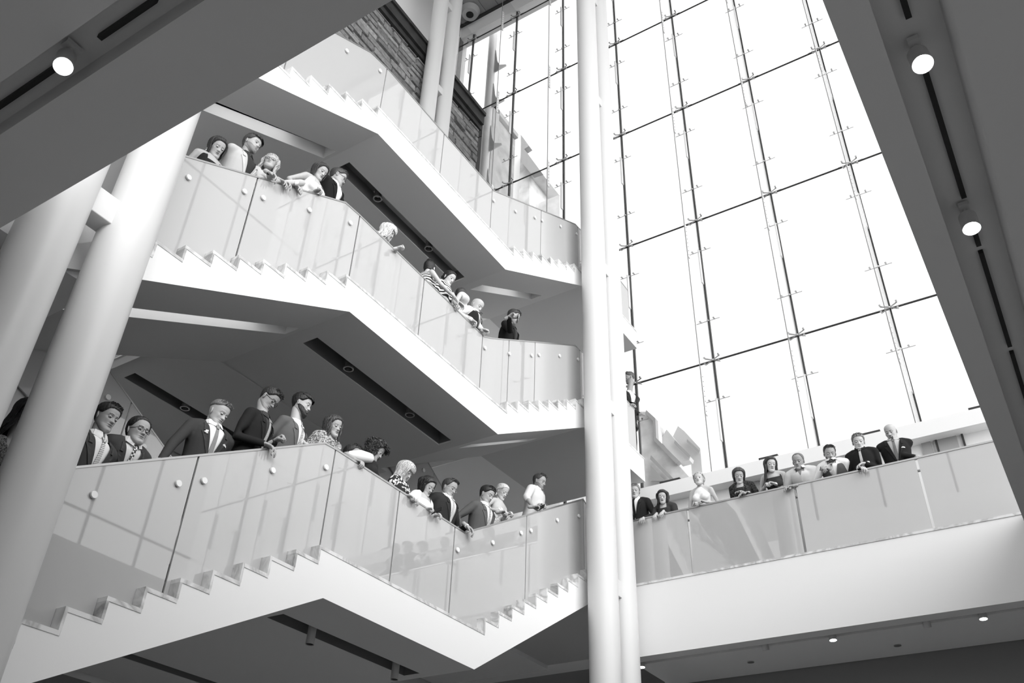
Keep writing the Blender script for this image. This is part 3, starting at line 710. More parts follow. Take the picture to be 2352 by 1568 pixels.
def limb(pts, rad, n=12):
    """tapered tube through points with rounded ends"""
    V = []; F = []; pts = [Vector(p) for p in pts]; P = []; R = []
    d0 = (pts[0] - pts[1]).normalized(); d1 = (pts[-1] - pts[-2]).normalized()
    P = [pts[0] + d0 * rad[0] * 0.92, pts[0] + d0 * rad[0] * 0.55] + pts + [pts[-1] + d1 * rad[-1] * 0.55, pts[-1] + d1 * rad[-1] * 0.92]
    R = [rad[0] * 0.35, rad[0] * 0.84] + list(rad) + [rad[-1] * 0.84, rad[-1] * 0.35]
    u = None
    for j, (p, r) in enumerate(zip(P, R)):
        d = (P[min(j + 1, len(P) - 1)] - P[max(j - 1, 0)]).normalized()
        u = d.orthogonal().normalized() if u is None else (u - d * u.dot(d)).normalized()
        w = d.cross(u)
        for i in range(n):
            t = 2 * math.pi * i / n; V.append(tuple(p + (u * math.cos(t) + w * math.sin(t)) * r))
    m = len(P)
    for j in range(m - 1):
        for i in range(n): F.append((j * n + i, j * n + (i + 1) % n, (j + 1) * n + (i + 1) % n, (j + 1) * n + i))
    F.append(tuple(reversed(range(n)))); F.append(tuple((m - 1) * n + i for i in range(n)))
    return V, F
def ell(c, r, ux=None, uy=None, uz=None, n=12, m=8):
    c = Vector(c); ux = ux or Vector((1, 0, 0)); uy = uy or Vector((0, 1, 0)); uz = uz or Vector((0, 0, 1))
    b = MB().ball((0, 0, 0), 1, n, m); return [tuple(c + ux * (v[0] * r[0]) + uy * (v[1] * r[1]) + uz * (v[2] * r[2])) for v in b.v], b.f

# ---------------------------------------------------------------- head (local: x right, y forward, z up, origin between the ears at eye height)
ZROW = np.array([-.128, -.124, -.116, -.105, -.090, -.070, -.050, -.030, -.010, .010, .030, .050, .070, .090, .105, .116, .122])
def prof_curves(fem, fat):
    w = np.array([.004, .022, .034, .045, .0545, .0605, .0635, .066, .0705, .0735, .0755, .0765, .0745, .067, .053, .034, .012])
    f = np.array([.072, .080, .0855, .088, .0865, .0850, .0855, .0865, .0880, .0900, .0925, .0925, .0890, .0780, .0610, .0390, .0120])
    b = np.array([.064, .046, .024, .000, -.030, -.052, -.064, -.074, -.084, -.0925, -.0985, -.1005, -.0975, -.086, -.068, -.044, -.014])
    if fem: w = w * np.where(ZROW < -.02, .92, .965); f = f * 0.985
    w = w * np.where(ZROW < 0.0, 1 + fat * 0.12, 1.0)
    return w, f, b
def g2(x, z, cx, cz, sx, sz): return np.exp(-((x - cx) / sx) ** 2 - ((z - cz) / sz) ** 2)
def head_surface(z, a, fem, fat, off=0.0):
    """a: angle, 0 = front(+y), +-pi back; arrays"""
    w, f, b = prof_curves(fem, fat)
    ww = np.interp(z, ZROW, w); ff = np.interp(z, ZROW, f); bb = np.interp(z, ZROW, b)
    cy = np.interp(z, [-.13, -.10, -.06, 0.0, .12], [.066, .045, .012, -.005, -.004])
    s = np.sin(a); c = np.cos(a)
    ext = np.where(c > 0, ff - cy, cy - bb)
    # superellipse: flatter face front
    pw = np.where(c > 0, 0.86, 1.0)
    x = (ww + off) * np.sign(s) * np.abs(s) ** 0.95
    y = cy + (ext + off) * np.sign(c) * np.abs(c) ** pw
    return x, y
def face_detail(x, y, z, c, fem, smile=0.0):
    fr = np.clip(c * 2.2, 0, 1)
    d = np.zeros_like(x)
    ax = np.abs(x)
    t = np.clip((0.004 - z) / 0.042, 0, 1)                        # nose ridge grows downwards
    inn = (z < 0.012) & (z > -0.046)
    d += np.where(inn, (0.003 + 0.0225 * t ** 1.15) * np.exp(-(x / (0.0080 + 0.0045 * t)) ** 2), 0) * np.clip((z + 0.046) / 0.007, 0, 1)
    d += 0.008 * g2(ax, z, 0.0125, -0.034, 0.0065, 0.0075)         # nostril wings
    d -= 0.0125 * g2(ax, z, 0.031, -0.001, 0.0165, 0.0115)         # eye sockets
    d += (0.0030 if fem else 0.0055) * g2(ax, z, 0.028, 0.0195, 0.022, 0.008)  # brow ridge
    d += 0.0045 * g2(ax, z, 0.046, -0.024, 0.016, 0.017)           # cheekbone
    d -= 0.0040 * g2(ax, z, 0.045, -0.058, 0.013, 0.018)           # hollow of the cheek
    d += 0.0065 * g2(x, z, 0.0, -0.0565, 0.021, 0.0062)            # upper lip
    d += 0.0060 * g2(x, z, 0.0, -0.0690, 0.018, 0.0060)            # lower lip
    d -= 0.0055 * g2(x, z, 0.0, -0.0628, 0.025, 0.0022)            # mouth line
    d -= 0.0040 * g2(x, z, 0.0, -0.0800, 0.020, 0.0060)            # below the lip
    d += 0.0060 * g2(x, z, 0.0, -0.1020, 0.020, 0.0120)            # chin
    if smile: d += 0.005 * g2(ax, z, 0.036, -0.046, 0.012, 0.012)
    return y + d * fr
def make_head(fem, fat=0.0, beard=0, smile=0.0, bare_lips=False):
    nz = 74; na = 92
    zs = np.concatenate([np.linspace(-.127, -.088, 13), np.linspace(-.085, .030, 42), np.linspace(.034, .1215, 19)])
    nz = len(zs)
    u = np.linspace(-1, 1, na, endpoint=False); a = math.pi * (0.42 * u + 0.58 * np.sign(u) * np.abs(u) ** 2.2)
    Z, A = np.meshgrid(zs, a, indexing='ij')
    X, Y = head_surface(Z, A, fem, fat); C = np.cos(A)
    Y2 = face_detail(X, Y, Z, C, fem, smile)
    # jaw line rises towards the back
    back = np.clip((0.05 - Y) / 0.12, 0, 1)
    Z2 = Z + np.where(Z < -0.06, back * 0.030 * np.clip((-0.06 - Z) / 0.06, 0, 1), 0)
    if beard:
        m = beard_mask(X, Z, C); Y2 = Y2 + m * 0.006 * beard * np.clip(C + .3, 0, 1); X = X * (1 + 0.05 * beard * m)
        Z2 = Z2 - m * np.clip((-0.095 - Z) / 0.03, 0, 1) * 0.012 * beard
    V = np.stack([X, Y2, Z2], -1).reshape(-1, 3)
    V = np.vstack([V, [[0, 0.068, -.129], [0, -0.001, .1225]]]); bot = len(V) - 2; top = bot + 1
    F = []; M = []
    for j in range(nz - 1):
        zc = (zs[j] + zs[j + 1]) / 2
        for i in range(na):
            i2 = (i + 1) % na; F.append((j * na + i, j * na + i2, (j + 1) * na + i2, (j + 1) * na + i))
            x = X[j, i]; c = C[j, i]; k = 0
            if c > 0.2:
                hw = 0.0235
                if abs(x) < hw and not bare_lips:
                    q = 1 - (x / hw) ** 2
                    if -0.0628 - 0.0085 * q < zc < -0.0628 + 0.0068 * q ** 0.7: k = 1
            if beard and k == 0 and beard_mask(np.array(x), np.array(zc), np.array(c)) > 0.5: k = 2
            if not k and c > 0.25:            # eyebrows
                ax = abs(x); zb = 0.0205 + 0.0028 * math.sin(min(1, max(0, (ax - 0.012) / 0.036)) * 2.8)
                if 0.012 < ax < 0.048 and abs(zc - zb) < (0.0019 if fem else 0.0029): k = 3
            M.append(k)
    for i in range(na):
        F.append((bot, (i + 1) % na, i)); M.append(2 if beard else 0)
        F.append((top, (nz - 1) * na + i, (nz - 1) * na + (i + 1) % na)); M.append(0)
    # ears
    for s in (-1, 1):
        ev, ef = ell((s * 0.0775, -0.012, -0.006), (0.0065, 0.0175, 0.0315), Vector((1, -s * 0.25, 0)).normalized(), Vector((s * 0.32, 0.95, 0)).normalized(), Vector((0, -0.18, 0.98)), 12, 10)
        iv, jf = ell((s * 0.083, -0.010, -0.004), (0.0035, 0.0095, 0.018), Vector((1, 0, 0)), Vector((s * .3, .95, 0)), Vector((0, -0.18, 0.98)), 8, 6)
        b = len(V); V = np.vstack([V, np.array(ev)]); F += [tuple(i + b for i in q) for q in ef]; M += [0] * len(ef)
        b = len(V); V = np.vstack([V, np.array(iv)]); F += [tuple(i + b for i in q) for q in jf]; M += [4] * len(jf)
    # eyes: ball, iris, upper and lower lids
    for s in (-1, 1):
        ec = Vector((s * 0.0315, 0.0730, -0.001)); r = 0.0134
        bv, bf = ell(ec, (r, r, r), n=14, m=10); b = len(V); V = np.vstack([V, np.array(bv)]); F += [tuple(i + b for i in q) for q in bf]; M += [5] * len(bf)
        iv, jf = ell(ec + Vector((s * 0.0005, r * 0.80, -r * 0.30)), (0.0056, 0.0030, 0.0056), n=10, m=6); b = len(V); V = np.vstack([V, np.array(iv)]); F += [tuple(i + b for i in q) for q in jf]; M += [6] * len(jf)
        # lids as spherical caps
        n = 12
        for (t0, t1, mk, rr) in ((-0.15, 1.75, 0, 1.13), (-0.32, -0.12, 6, 1.17), (-1.6, -0.78, 0, 1.12)):
            b = len(V); L = []
            rows = 6 if mk == 0 else 2
            for j in range(rows):
                el = t0 + (t1 - t0) * j / (rows - 1)
                for i in range(n + 1):
                    az = -1.25 + 2.5 * i / n; e2 = el * (1 - 0.45 * (abs(az) / 1.25) ** 2) if el < 0 else el
                    L.append((ec.x + r * rr * math.sin(az) * math.cos(e2), ec.y + r * rr * math.cos(az) * math.cos(e2), ec.z + r * rr * math.sin(e2)))
            V = np.vstack([V, np.array(L)])
            for j in range(rows - 1):
                for i in range(n): F.append((b + j * (n + 1) + i, b + j * (n + 1) + i + 1, b + (j + 1) * (n + 1) + i + 1, b + (j + 1) * (n + 1) + i)); M.append(mk)
    return V, F, M
GOATEE = [False]
def beard_mask(x, z, c):
    ax = np.abs(x)
    lim = np.interp(ax, [0, .012, .022, .030, .045, .06, .08], [-.048, -.050, -.058, -.062, -.052, -.034, -.008])
    m = (z < lim) & (c > -0.12)
    if GOATEE[0]: m = m & (ax < 0.030)
    m = m & ~((ax < 0.022) & (z > -.0725) & (z < -.0555))
    return m.astype(float)

# ---------------------------------------------------------------- hair
def hair_cap(V, F, fem, fat, style, th):
    """offset shell over the skull where hair grows; returns added verts"""
    zs = np.linspace(-.075, .1215, 34); na = 64; a = np.linspace(-math.pi, math.pi, na, endpoint=False)
    Z, A = np.meshgrid(zs, a, indexing='ij'); C = np.cos(A); S_ = np.abs(np.sin(A))
    front = np.interp(np.abs(A), [0, .45, .8, 1.05, 1.35, 1.6, 1.9, 2.3, 3.2],
        {'short': [.066, .066, .058, .035, .010, .018, -.015, -.045, -.055], 'fade': [.076, .076, .070, .060, .050, .050, .04, .03, .02],
         'recede': [.086, .090, .070, .045, .010, .018, -.015, -.045, -.055], 'long': [.070, .068, .055, .030, -.010, -.04, -.06, -.07, -.07],
         'bangs': [.040, .036, .030, .005, -.030, -.05, -.06, -.07, -.07], 'kippah': [.082, .080, .068, .045, .020, .020, -.01, -.04, -.05],
         'rim': [.2, .2, .2, .2, .03, .03, 0, -.04, -.05]}[style])
    grow = np.clip((Z - front) / 0.010, 0, 1)
    noise = np.sin(A * 17 + Z * 60) * np.sin(A * 7 - Z * 110) * 0.18 + np.sin(A * 31 + Z * 23) * .1
    prof = np.interp(Z, [-.07, 0, .06, .1215], [0.45, 0.6, 0.9, 1.0]) if style in ('short', 'recede', 'fade') else np.ones_like(Z)
    off = (th * prof * (1 + noise) + 0.001) * grow - 0.006 * (1 - grow)
    X, Y = head_surface(Z, A, fem, fat, 0.0); n = np.stack([X / 0.075, Y / 0.098, np.clip((Z - 0.02) / 0.10, -.3, 1.2)], -1); n /= np.linalg.norm(n, axis=-1, keepdims=True)
    P = np.stack([X, Y, Z], -1) + n * off[..., None]
    b = len(V); V += [tuple(p) for p in P.reshape(-1, 3)]; V.append((0, -0.002, .1225 + th)); top = len(V) - 1
    for j in range(len(zs) - 1):
        for i in range(na):
            i2 = (i + 1) % na
            if max(grow[j, i], grow[j + 1, i], grow[j, i2], grow[j + 1, i2]) > 0.02: F.append((b + j * na + i, b + j * na + i2, b + (j + 1) * na + i2, b + (j + 1) * na + i))
    for i in range(na): F.append((top, b + (len(zs) - 1) * na + i, b + (len(zs) - 1) * na + (i + 1) % na))
def strand(V, F, pts, r0, r1, n=5):
    b = len(V); m = len(pts)
    for j, p in enumerate(pts):
        p = Vector(p); d = (Vector(pts[min(j + 1, m - 1)]) - Vector(pts[max(j - 1, 0)])).normalized(); u = d.orthogonal().normalized(); w = d.cross(u)
        r = r0 * (1 - (j / (m - 1)) ** 2) + r1
        for i in range(n):
            t = 2 * math.pi * i / n; V.append(tuple(p + (u * math.cos(t) + w * math.sin(t)) * r))
    for j in range(m - 1):
        for i in range(n): F.append((b + j * n + i, b + j * n + (i + 1) % n, b + (j + 1) * n + (i + 1) % n, b + (j + 1) * n + i))
def make_hair(kind, fem, fat, rnd):
    V = []; F = []
    if kind in ('short', 'recede', 'fade', 'kippah'):
        hair_cap(V, F, fem, fat, kind, {'short': .013, 'recede': .010, 'fade': .012, 'kippah': .012}[kind])
        if kind in ('short', 'fade', 'recede'):
            for k in range(90):
                a = rnd.uniform(-1.3, 1.3); z = rnd.uniform(.078, .118)
                x, y = head_surface(np.array(z), np.array(a), fem, fat, .006); p = Vector((float(x), float(y), z + .004))
                q = p + Vector((rnd.uniform(-.01, .01), .010 + rnd.uniform(0, .012), .014)); strand(V, F, [p, (p + q) / 2 + Vector((0, 0, .003)), q], .0045, .001, 4)
    elif kind == 'crop': hair_cap(V, F, fem, fat, 'recede', .004)
    elif kind == 'swept':
        hair_cap(V, F, fem, fat, 'short', .017)
        for k in range(110):
            a = rnd.uniform(-1.0, 1.0); z0 = rnd.uniform(.060, .10)
            pts = []
            for j in range(6):
                t = j / 5; aa = a * (1 + t * 1.2); zz = z0 + .045 * math.sin(t * 2.2) ; zz = min(zz, .119) - .05 * max(0, t - .6)
                x, y = head_surface(np.array(zz), np.array(max(-3, min(3, aa + (1.2 if a > 0 else -1.2) * t))), fem, fat, .017); pts.append((float(x), float(y), zz + .006))
            strand(V, F, pts, .006, .0015)
    elif kind in ('long', 'wavy', 'bob', 'bobfringe', 'longlight'):
        hair_cap(V, F, fem, fat, 'bangs' if kind == 'bobfringe' else 'long', .016)
        n = 150; L = {'long': .34, 'wavy': .36, 'bob': .16, 'bobfringe': .25, 'longlight': .30}[kind]; wv = .012 if kind == 'wavy' else .004
        for k in range(n):
            s = rnd.choice((-1, 1)); a = s * rnd.uniform(1.25, 3.1) if kind != 'bobfringe' else s * rnd.uniform(.95, 3.1)
            zt = rnd.uniform(.03, .112); ln = L * rnd.uniform(.8, 1.05); ph = rnd.uniform(0, 6); pts = []; off = rnd.uniform(.012, .030)
            m = 10
            for j in range(m):
                t = j / (m - 1); z = zt - ln * t
                zz = max(z, -.055); x, y = head_surface(np.array(zz), np.array(a), fem, fat, off * min(1, .35 + 2.2 * t))
                x = float(x); y = float(y)
                if z < -.055:
                    dz = -.055 - z
                    if kind != 'bob': x *= 1 + dz * 1.6; y = y + (.02 if y < 0 else -.01) * min(1, dz * 8) - .03 * min(1, dz * 4) * (y < -.03) * 0
                    else: x *= 1 - dz * 1.5
                else: x *= 1 + .06 * t
                pts.append((x + wv * math.sin(ph + t * 9), y + wv * math.cos(ph + t * 8), z))
            strand(V, F, pts, rnd.uniform(.007, .012), .002)
        if kind == 'bobfringe':
            for k in range(26):
                a = -.85 + 1.7 * k / 25; pts = []
                for j in range(6):
                    t = j / 5; z = .112 - .085 * t; x, y = head_surface(np.array(z), np.array(a * (1 - .15 * (1 - t))), fem, fat, .014); pts.append((float(x), float(y), z + .005))
                strand(V, F, pts, .009, .002)
    elif kind == 'curly':
        hair_cap(V, F, fem, fat, 'long', .03)
        for k in range(620):
            a = rnd.uniform(-3.14, 3.14); z = rnd.uniform(-.10, .12)
            if abs(a) < 1.15 and z < .055: continue
            x, y = head_surface(np.array(max(z, -.05)), np.array(a), fem, fat, rnd.uniform(.02, .055)); c = Vector((float(x), float(y), z + .02)); ph = rnd.uniform(0, 6); pts = []
            ax = Vector((rnd.uniform(-1, 1), rnd.uniform(-1, 1), -1)).normalized()
            for j in range(8): t = j / 7; pts.append(c + ax * (t * .035) + Vector((.010 * math.cos(ph + t * 10), .010 * math.sin(ph + t * 10), 0)))
            strand(V, F, pts, .0034, .0018, 3)
    elif kind in ('bun', 'updo', 'pulled', 'updolight'):
        hair_cap(V, F, fem, fat, 'long', .010)
        if kind == 'bun':
            v, f = ell((0, -.055, .135), (.034, .034, .030)); b = len(V); V += v; F += [tuple(i + b for i in q) for q in f]
            for k in range(26):
                t0 = rnd.uniform(0, 6.28); pts = [(.034 * math.cos(t0 + t * 1.6), -.055 + .034 * math.sin(t0 + t * 1.6), .135 + rnd.uniform(-.002, .002) + .022 * math.sin(t * 2 + t0)) for t in [j / 5 for j in range(6)]]; strand(V, F, pts, .007, .002)
        elif kind in ('updo', 'updolight'):
            v, f = ell((0.0, -.105, -.02), (.05, .035, .045)); b = len(V); V += v; F += [tuple(i + b for i in q) for q in f]
            for k in range(40):
                s = rnd.choice((-1, 1)); pts = []
                for j in range(6):
                    t = j / 5; a = s * (1.0 + 1.7 * t); z = .06 - .09 * t + rnd.uniform(-.01, .01); x, y = head_surface(np.array(z), np.array(a), fem, fat, .014); pts.append((float(x), float(y), z))
                strand(V, F, pts, .008, .002)
        else:
            v, f = ell((0, -.105, .01), (.035, .028, .035)); b = len(V); V += v; F += [tuple(i + b for i in q) for q in f]
    elif kind == 'shag':
        hair_cap(V, F, fem, fat, 'long', .016)
        for k in range(110):
            a = rnd.choice((-1, 1)) * rnd.uniform(1.25, 3.1); zt = rnd.uniform(.02, .11); pts = []
            for j in range(7):
                t = j / 6; z = zt - .13 * t; x, y = head_surface(np.array(max(z, -.06)), np.array(a), fem, fat, .016 + .01 * t); pts.append((float(x), float(y), z))
            strand(V, F, pts, .009, .002)
    return V, F

# ---------------------------------------------------------------- hands: local x = thumb side for the RIGHT hand is -x, y = along fingers, z = back of the hand
HANDS = {}
def hand_mesh(pose):
    if pose in HANDS: return HANDS[pose]
    sol = []
    K = [(-.030, .082, .004), (-.010, .087, .007), (.010, .084, .006), (.028, .076, .001)]
    L = [(.042, .026, .021), (.046, .030, .022), (.043, .028, .021), (.034, .021, .019)]
    curl = {'drape': (28, 32, 18), 'relaxed': (22, 30, 20), 'fist': (78, 88, 55), 'grip': (58, 52, 30), 'clasp': (60, 65, 30), 'point': (15, 18, 10)}[pose]
    for i, (k, l) in enumerate(zip(K, L)):
        k = Vector(k); sol.append(limb([Vector((k.x * .55, .006, 0)), k * .55 + Vector((0, 0, .004)), k], [.015, .0145, .0105], 10))
        ang = 0; p = k.copy(); spread = (i - 1.5) * (-.03 if pose in ('fist', 'clasp') else .10); d = Vector((spread, 1, 0)).normalized()
        pts = [p]; c = curl[0] * (1 + .10 * i * (1 if pose == 'relaxed' else .3))
        for j in range(3):
            ang += math.radians([c, curl[1], curl[2]][j]); q = Vector((d.x * math.cos(ang), d.y * math.cos(ang), -math.sin(ang))); p = p + q * l[j]; pts.append(p)
        sol.append(limb(pts, [.0102, .0092, .0083, .0068], 10))
    ang = {'drape': .5, 'relaxed': .45, 'fist': .05, 'grip': .3, 'clasp': .25, 'point': .35}[pose]
    b = Vector((-.020, .016, -.006)); m = b + Vector((-.026 * (1 if ang > .2 else .7), .030, -.012)); e = m + Vector((-math.sin(ang) * .034 * (1 if pose != 'fist' else -.2), .027, -.012 if pose != 'fist' else -.02)); g = e + Vector((-math.sin(ang) * .012 if pose != 'fist' else .016, .022 if pose != 'fist' else .008, -.008))
    sol.append(limb([b, m, e, g], [.0155, .0125, .0102, .008], 10))
    sol.append(ell((0, .045, -.001), (.035, .042, .0115)))
    sol.append(limb([(0, -.05, 0), (0, .01, 0)], [.026, .024], 12))
    V, F = remesh(sol, .0042, 3, .45); HANDS[pose] = (V, F); return HANDS[pose]

def ik(a, t, l1, l2, hint):
    a = Vector(a); t = Vector(t); d = t - a; L = min(d.length, (l1 + l2) * .995); d = d.normalized(); t = a + d * L
    x = (l1 * l1 - l2 * l2 + L * L) / (2 * L); h = math.sqrt(max(l1 * l1 - x * x, 0)); hd = (Vector(hint) - d * Vector(hint).dot(d)).normalized()
    return a + d * x + hd * h, t

def cut_faces(V, F, planes, inside):
    """bisect a mesh by planes then drop the faces for which inside(center) is true"""
    me = mesh_from(V, F, 'tmp'); bm = bmesh.new(); bm.from_mesh(me); bpy.data.meshes.remove(me)
    for co, no in planes: bmesh.ops.bisect_plane(bm, geom=bm.verts[:] + bm.edges[:] + bm.faces[:], dist=1e-5, plane_co=co, plane_no=no)
    dead = [f for f in bm.faces if inside(f.calc_center_median())]
    bmesh.ops.delete(bm, geom=dead, context='FACES'); bm.verts.index_update()
    V2 = [tuple(v.co) for v in bm.verts]; F2 = [tuple(v.index for v in f.verts) for f in bm.faces]; bm.free(); return V2, F2
def add_geo(V, F, M, v2, f2, mi):
    b = len(V); V += [tuple(p) for p in v2]; F += [tuple(i + b for i in q) for q in f2]; M += [mi] * len(f2)
def mesh_obj(name, V, F, M, mats, parent, smooth=True, fix=False):
    me = mesh_from(V, F, name)
    if fix: fixn(me)
    for k in mats: me.materials.append(k)
    if M is not None: me.polygons.foreach_set('material_index', list(M))
    if smooth: me.polygons.foreach_set('use_smooth', [True] * len(me.polygons))
    o = bpy.data.objects.new(name, me); COL.objects.link(o); o.parent = parent; return o
LAMB = {}
GUARD = None   # (axis, plane, rail height function): nothing below the rail may pass the glass
TORSO_T = np.array([-.16, -.04, .10, .25, .40, .55, .70, .82, .90, .955, 1.0])
TORSO_M = np.array([[.130, .100], [.172, .125], [.168, .122], [.152, .112], [.146, .106], [.155, .112], [.168, .118], [.166, .114], [.150, .104], [.108, .088], [.065, .066]])
TORSO_W = np.array([[.135, .105], [.178, .125], [.168, .118], [.138, .100], [.122, .092], [.130, .100], [.142, .108], [.141, .101], [.122, .090], [.082, .072], [.053, .056]])
RND = random.Random(11)
def person(label, H, floor, az, look, pitch=20, roll=0, s=1.0, fem=False, sk=0.45, hair='short', hg=0.03, top='suit', tg=0.03, shirt=0.8, tie=None, legs=None,
           hands=(None, None), beard=0, fat=0.0, glasses=0, smile=0.0, extra=(), lipg=None, neckline='scoop', patt=None, hs=1.0, arms_world=True, group=None, prof=None):
    H = Vector(H); h = H.z - floor
    up = 0.112
    s0 = s; s = max(s, h / (1.46 + up)); s = min(s, 1.13)
    N_z = h - up * s * 0.98
    T = .53 * s; cz = (N_z - .93 * s) / T
    if cz < 0.42: s = N_z / (.93 + .53 * .42); T = .53 * s; cz = .42
    cz = min(cz, 0.985); lean = math.acos(cz)
    a = math.radians(az); Fw = Vector((math.cos(a), math.sin(a), 0))
    hf = 0.03 + 0.05 * math.sin(math.radians(max(pitch, 0)))
    la = math.radians(look); Lw = Vector((math.cos(la), math.sin(la), 0))
    org = H - Fw * (T * math.sin(lean) + 0.035) ; org.z = floor
    root = empty('person', org, a - math.pi / 2); tag(root, label, 'person', group)
    fs = 0.0
    if GUARD:
        dd = (GUARD[1] - org[GUARD[0]]) * (1 if GUARD[0] == 0 else -1)
        fs = -max(0.0, 0.25 - dd)
    Rinv = Matrix.Rotation(-(a - math.pi / 2), 3, 'Z')
    loc = lambda P: Rinv @ (Vector(P) - org)
    FT = {1: (0.0, 0.0), -1: (0.0, 0.0)}     # sideways and upward shift of each foot, so that each stands on its own tread
    if prof is not None and abs(az) < 50:
        for sd in (1, -1):
            wx = Matrix.Rotation(a - math.pi / 2, 3, 'Z') @ Vector((sd * .10 * s, fs + .04, 0)) + org; y = wx.y; zf = floor_at(prof, y); lo, hi = -9, 99
            for p, q in zip(prof[:-1], prof[1:]):
                if abs(p[1] - q[1]) < 1e-4 and p[0] <= y <= q[0]: lo, hi = p[0], q[0]
            y2 = min(max(y, lo + .085), hi - .085) if hi - lo > .17 else y
            FT[sd] = (-(y2 - y) / max(.6, math.cos(a)), zf - floor)
    Hl = loc(H); P0 = Vector((0, 0, .93 * s)); N = Vector((0, T * math.sin(lean), .93 * s + T * cz))
    w = (N - P0).normalized(); X = Vector((1, 0, 0)); fwd = w.cross(X).normalized()
    tab = TORSO_W if fem else TORSO_M; tab = tab * s * np.array([1 + .22 * fat, 1 + .35 * fat])
    sh_w = (.158 if fem else .184) * s
    SJ = [P0 + w * (T * .885) + X * (sd * sh_w) for sd in (1, -1)]
    # arms
    l1, l2 = .285 * s, .255 * s; AR = []
    for k, sd in enumerate((1, -1)):
        hnd = hands[k]
        if hnd is None:
            wr = Vector((SJ[k].x + sd * .04, .03, SJ[k].z - .49 * s)); d = Vector((0, .15, -1)); pose = 'relaxed'; nrm = Vector((sd, 0, 0)); hint = Vector((sd * .4, -1, 0))
        else:
            c = loc(hnd[0]); pose = hnd[1]; daz, dp = (hnd[2] if len(hnd) > 2 else (az, -12)); b = math.radians(daz - az) + math.pi / 2
            d = Vector((math.cos(b) * math.cos(math.radians(dp)), math.sin(b) * math.cos(math.radians(dp)), math.sin(math.radians(dp))))
            wr = c - d * .07 * s; nrm = Vector((0, 0, 1)); hint = Vector((sd * .9, -1.0, -.30))
            if len(hnd) > 3: nrm = Vector(hnd[3])
            if len(hnd) > 4: hint = Vector(hnd[4])
        best = None
        for hh in ([hint] if hnd is None else [hint, Vector((sd * .2, -1, -1)), Vector((sd * .6, -1, -.5)), Vector((sd * .5, -1, -.1)), Vector((sd * .3, -1, .5)), Vector((sd * .8, -.8, .3))]):
            el, wr2 = ik(SJ[k], wr, l1, l2, hh)
            if not GUARD or hnd is None: best = (el, wr2); break
            We = Matrix.Rotation(a - math.pi / 2, 3, 'Z') @ el + org
            pen = ((We[GUARD[0]] - GUARD[1]) * (1 if GUARD[0] == 0 else -1) + .06) if We.z < GUARD[2](We.y) + .03 else -1
            if best is None or pen < best[2] - 1e-6: best = (el, wr2, pen)
            if pen <= 0: break
        el, wr2 = best[0], best[1]; AR.append((SJ[k], el, wr2, d.normalized(), pose, nrm))
    # neck / head frame
    lb = math.radians(look - az) + math.pi / 2; pr = math.radians(pitch); rr = math.radians(roll)
    hy = Vector((math.cos(lb) * math.cos(pr), math.sin(lb) * math.cos(pr), -math.sin(pr))); hx = hy.cross(Vector((0, 0, 1))).normalized(); hz = hx.cross(hy)
    hx2 = hx * math.cos(rr) + hz * math.sin(rr); hz2 = hz * math.cos(rr) - hx * math.sin(rr)
    hsz = (1.02 if fem else 1.07) * hs
    HM = Matrix((hx2, hy, hz2)).transposed()
    Hc = Hl
    toH = lambda v: Hc + HM @ (Vector(v) * hsz)
    neck_top = toH((0, -.022, -.055))
    # ---------- body
    sol = []
    sol.append(ringloft([(P0 + w * (T * t), X, fwd, r[0] - .006, r[1] - .006) for t, r in zip(TORSO_T, tab)]))
    nr = .050 if fem else .060
    sol.append(limb([P0 + w * (T * .90), N, neck_top], [nr * 1.25, nr * 1.02, nr * .96], 14))
    for k, sd in enumerate((1, -1)):
        S_, e, wr, d, pose, nrm = AR[k]; q = .85 if fem else 1.0
        if fat > .5: q *= 1.15
        if top in ('suit', 'shirt', 'vest', 'toplong', 'lace'): q *= .80
        sol.append(limb([N - w * .008 * s + X * sd * .022, SJ[k].lerp(N, .45) + w * .008, S_], [.042 * q, .050 * q, .054 * q]))
        sol.append(limb([S_, S_.lerp(e, .45), e, e.lerp(wr, .35), wr], [.052 * q, .044 * q, .037 * q, .038 * q, .026 * (.85 if fem else 1)]))
        hip = P0 + X * (sd * .088 * s) - Vector((0, 0, .02)); kn = Vector((sd * .10 * s, .03 + fs * .5, .49 * s)); an = Vector((sd * .10 * s + FT[sd][0], -.03 + fs, .085 * s + FT[sd][1]))
        sol.append(limb([hip, kn, an], [.088 * q, .055 * q, .038 * q])); sol.append(limb([an - Vector((0, .02, .03)), an + Vector((0, .14, -.045))], [.036, .030]))
        if fem: sol.append(ell(P0 + w * (T * .66) + X * (sd * .068 * s) + fwd * .085 * s, (.062, .058, .064)))
    bv, bf = remesh(sol, .017, 4, .5)
    hv, hfc, hm = make_head_cached(fem, fat, beard, smile)
    V = [tuple(p) for p in bv]; F = list(bf); M = [0] * len(bf)
    Hn = np.array(hv) * hsz; HMn = np.array(HM); Hn = Hn @ HMn.T + np.array(Hc)
    add_geo(V, F, [], Hn, hfc, 0); M += list(hm)
    for k, sd in enumerate((1, -1)):
        S_, e, wr, d, pose, nrm = AR[k]; hV, hF = hand_mesh(pose)
        zz = (nrm - d * nrm.dot(d)).normalized(); xx = d.cross(zz); q = (.90 if fem else 1.0) * s
        A = np.array(hV) * q; A = A * np.array([sd, 1, 1])          # mesh is a right hand; mirror for the left
        B = np.array([list(xx), list(d), list(zz)]); G = A @ B + np.array(wr)
        f2 = hF if sd > 0 else [tuple(reversed(t)) for t in hF]
        add_geo(V, F, M, G, f2, 0)
    lip = sk * .55 if not fem else sk * .42
    if lipg is not None: lip = lipg
    stub = hairm(hg) if beard > .4 else tone(sk * .55)
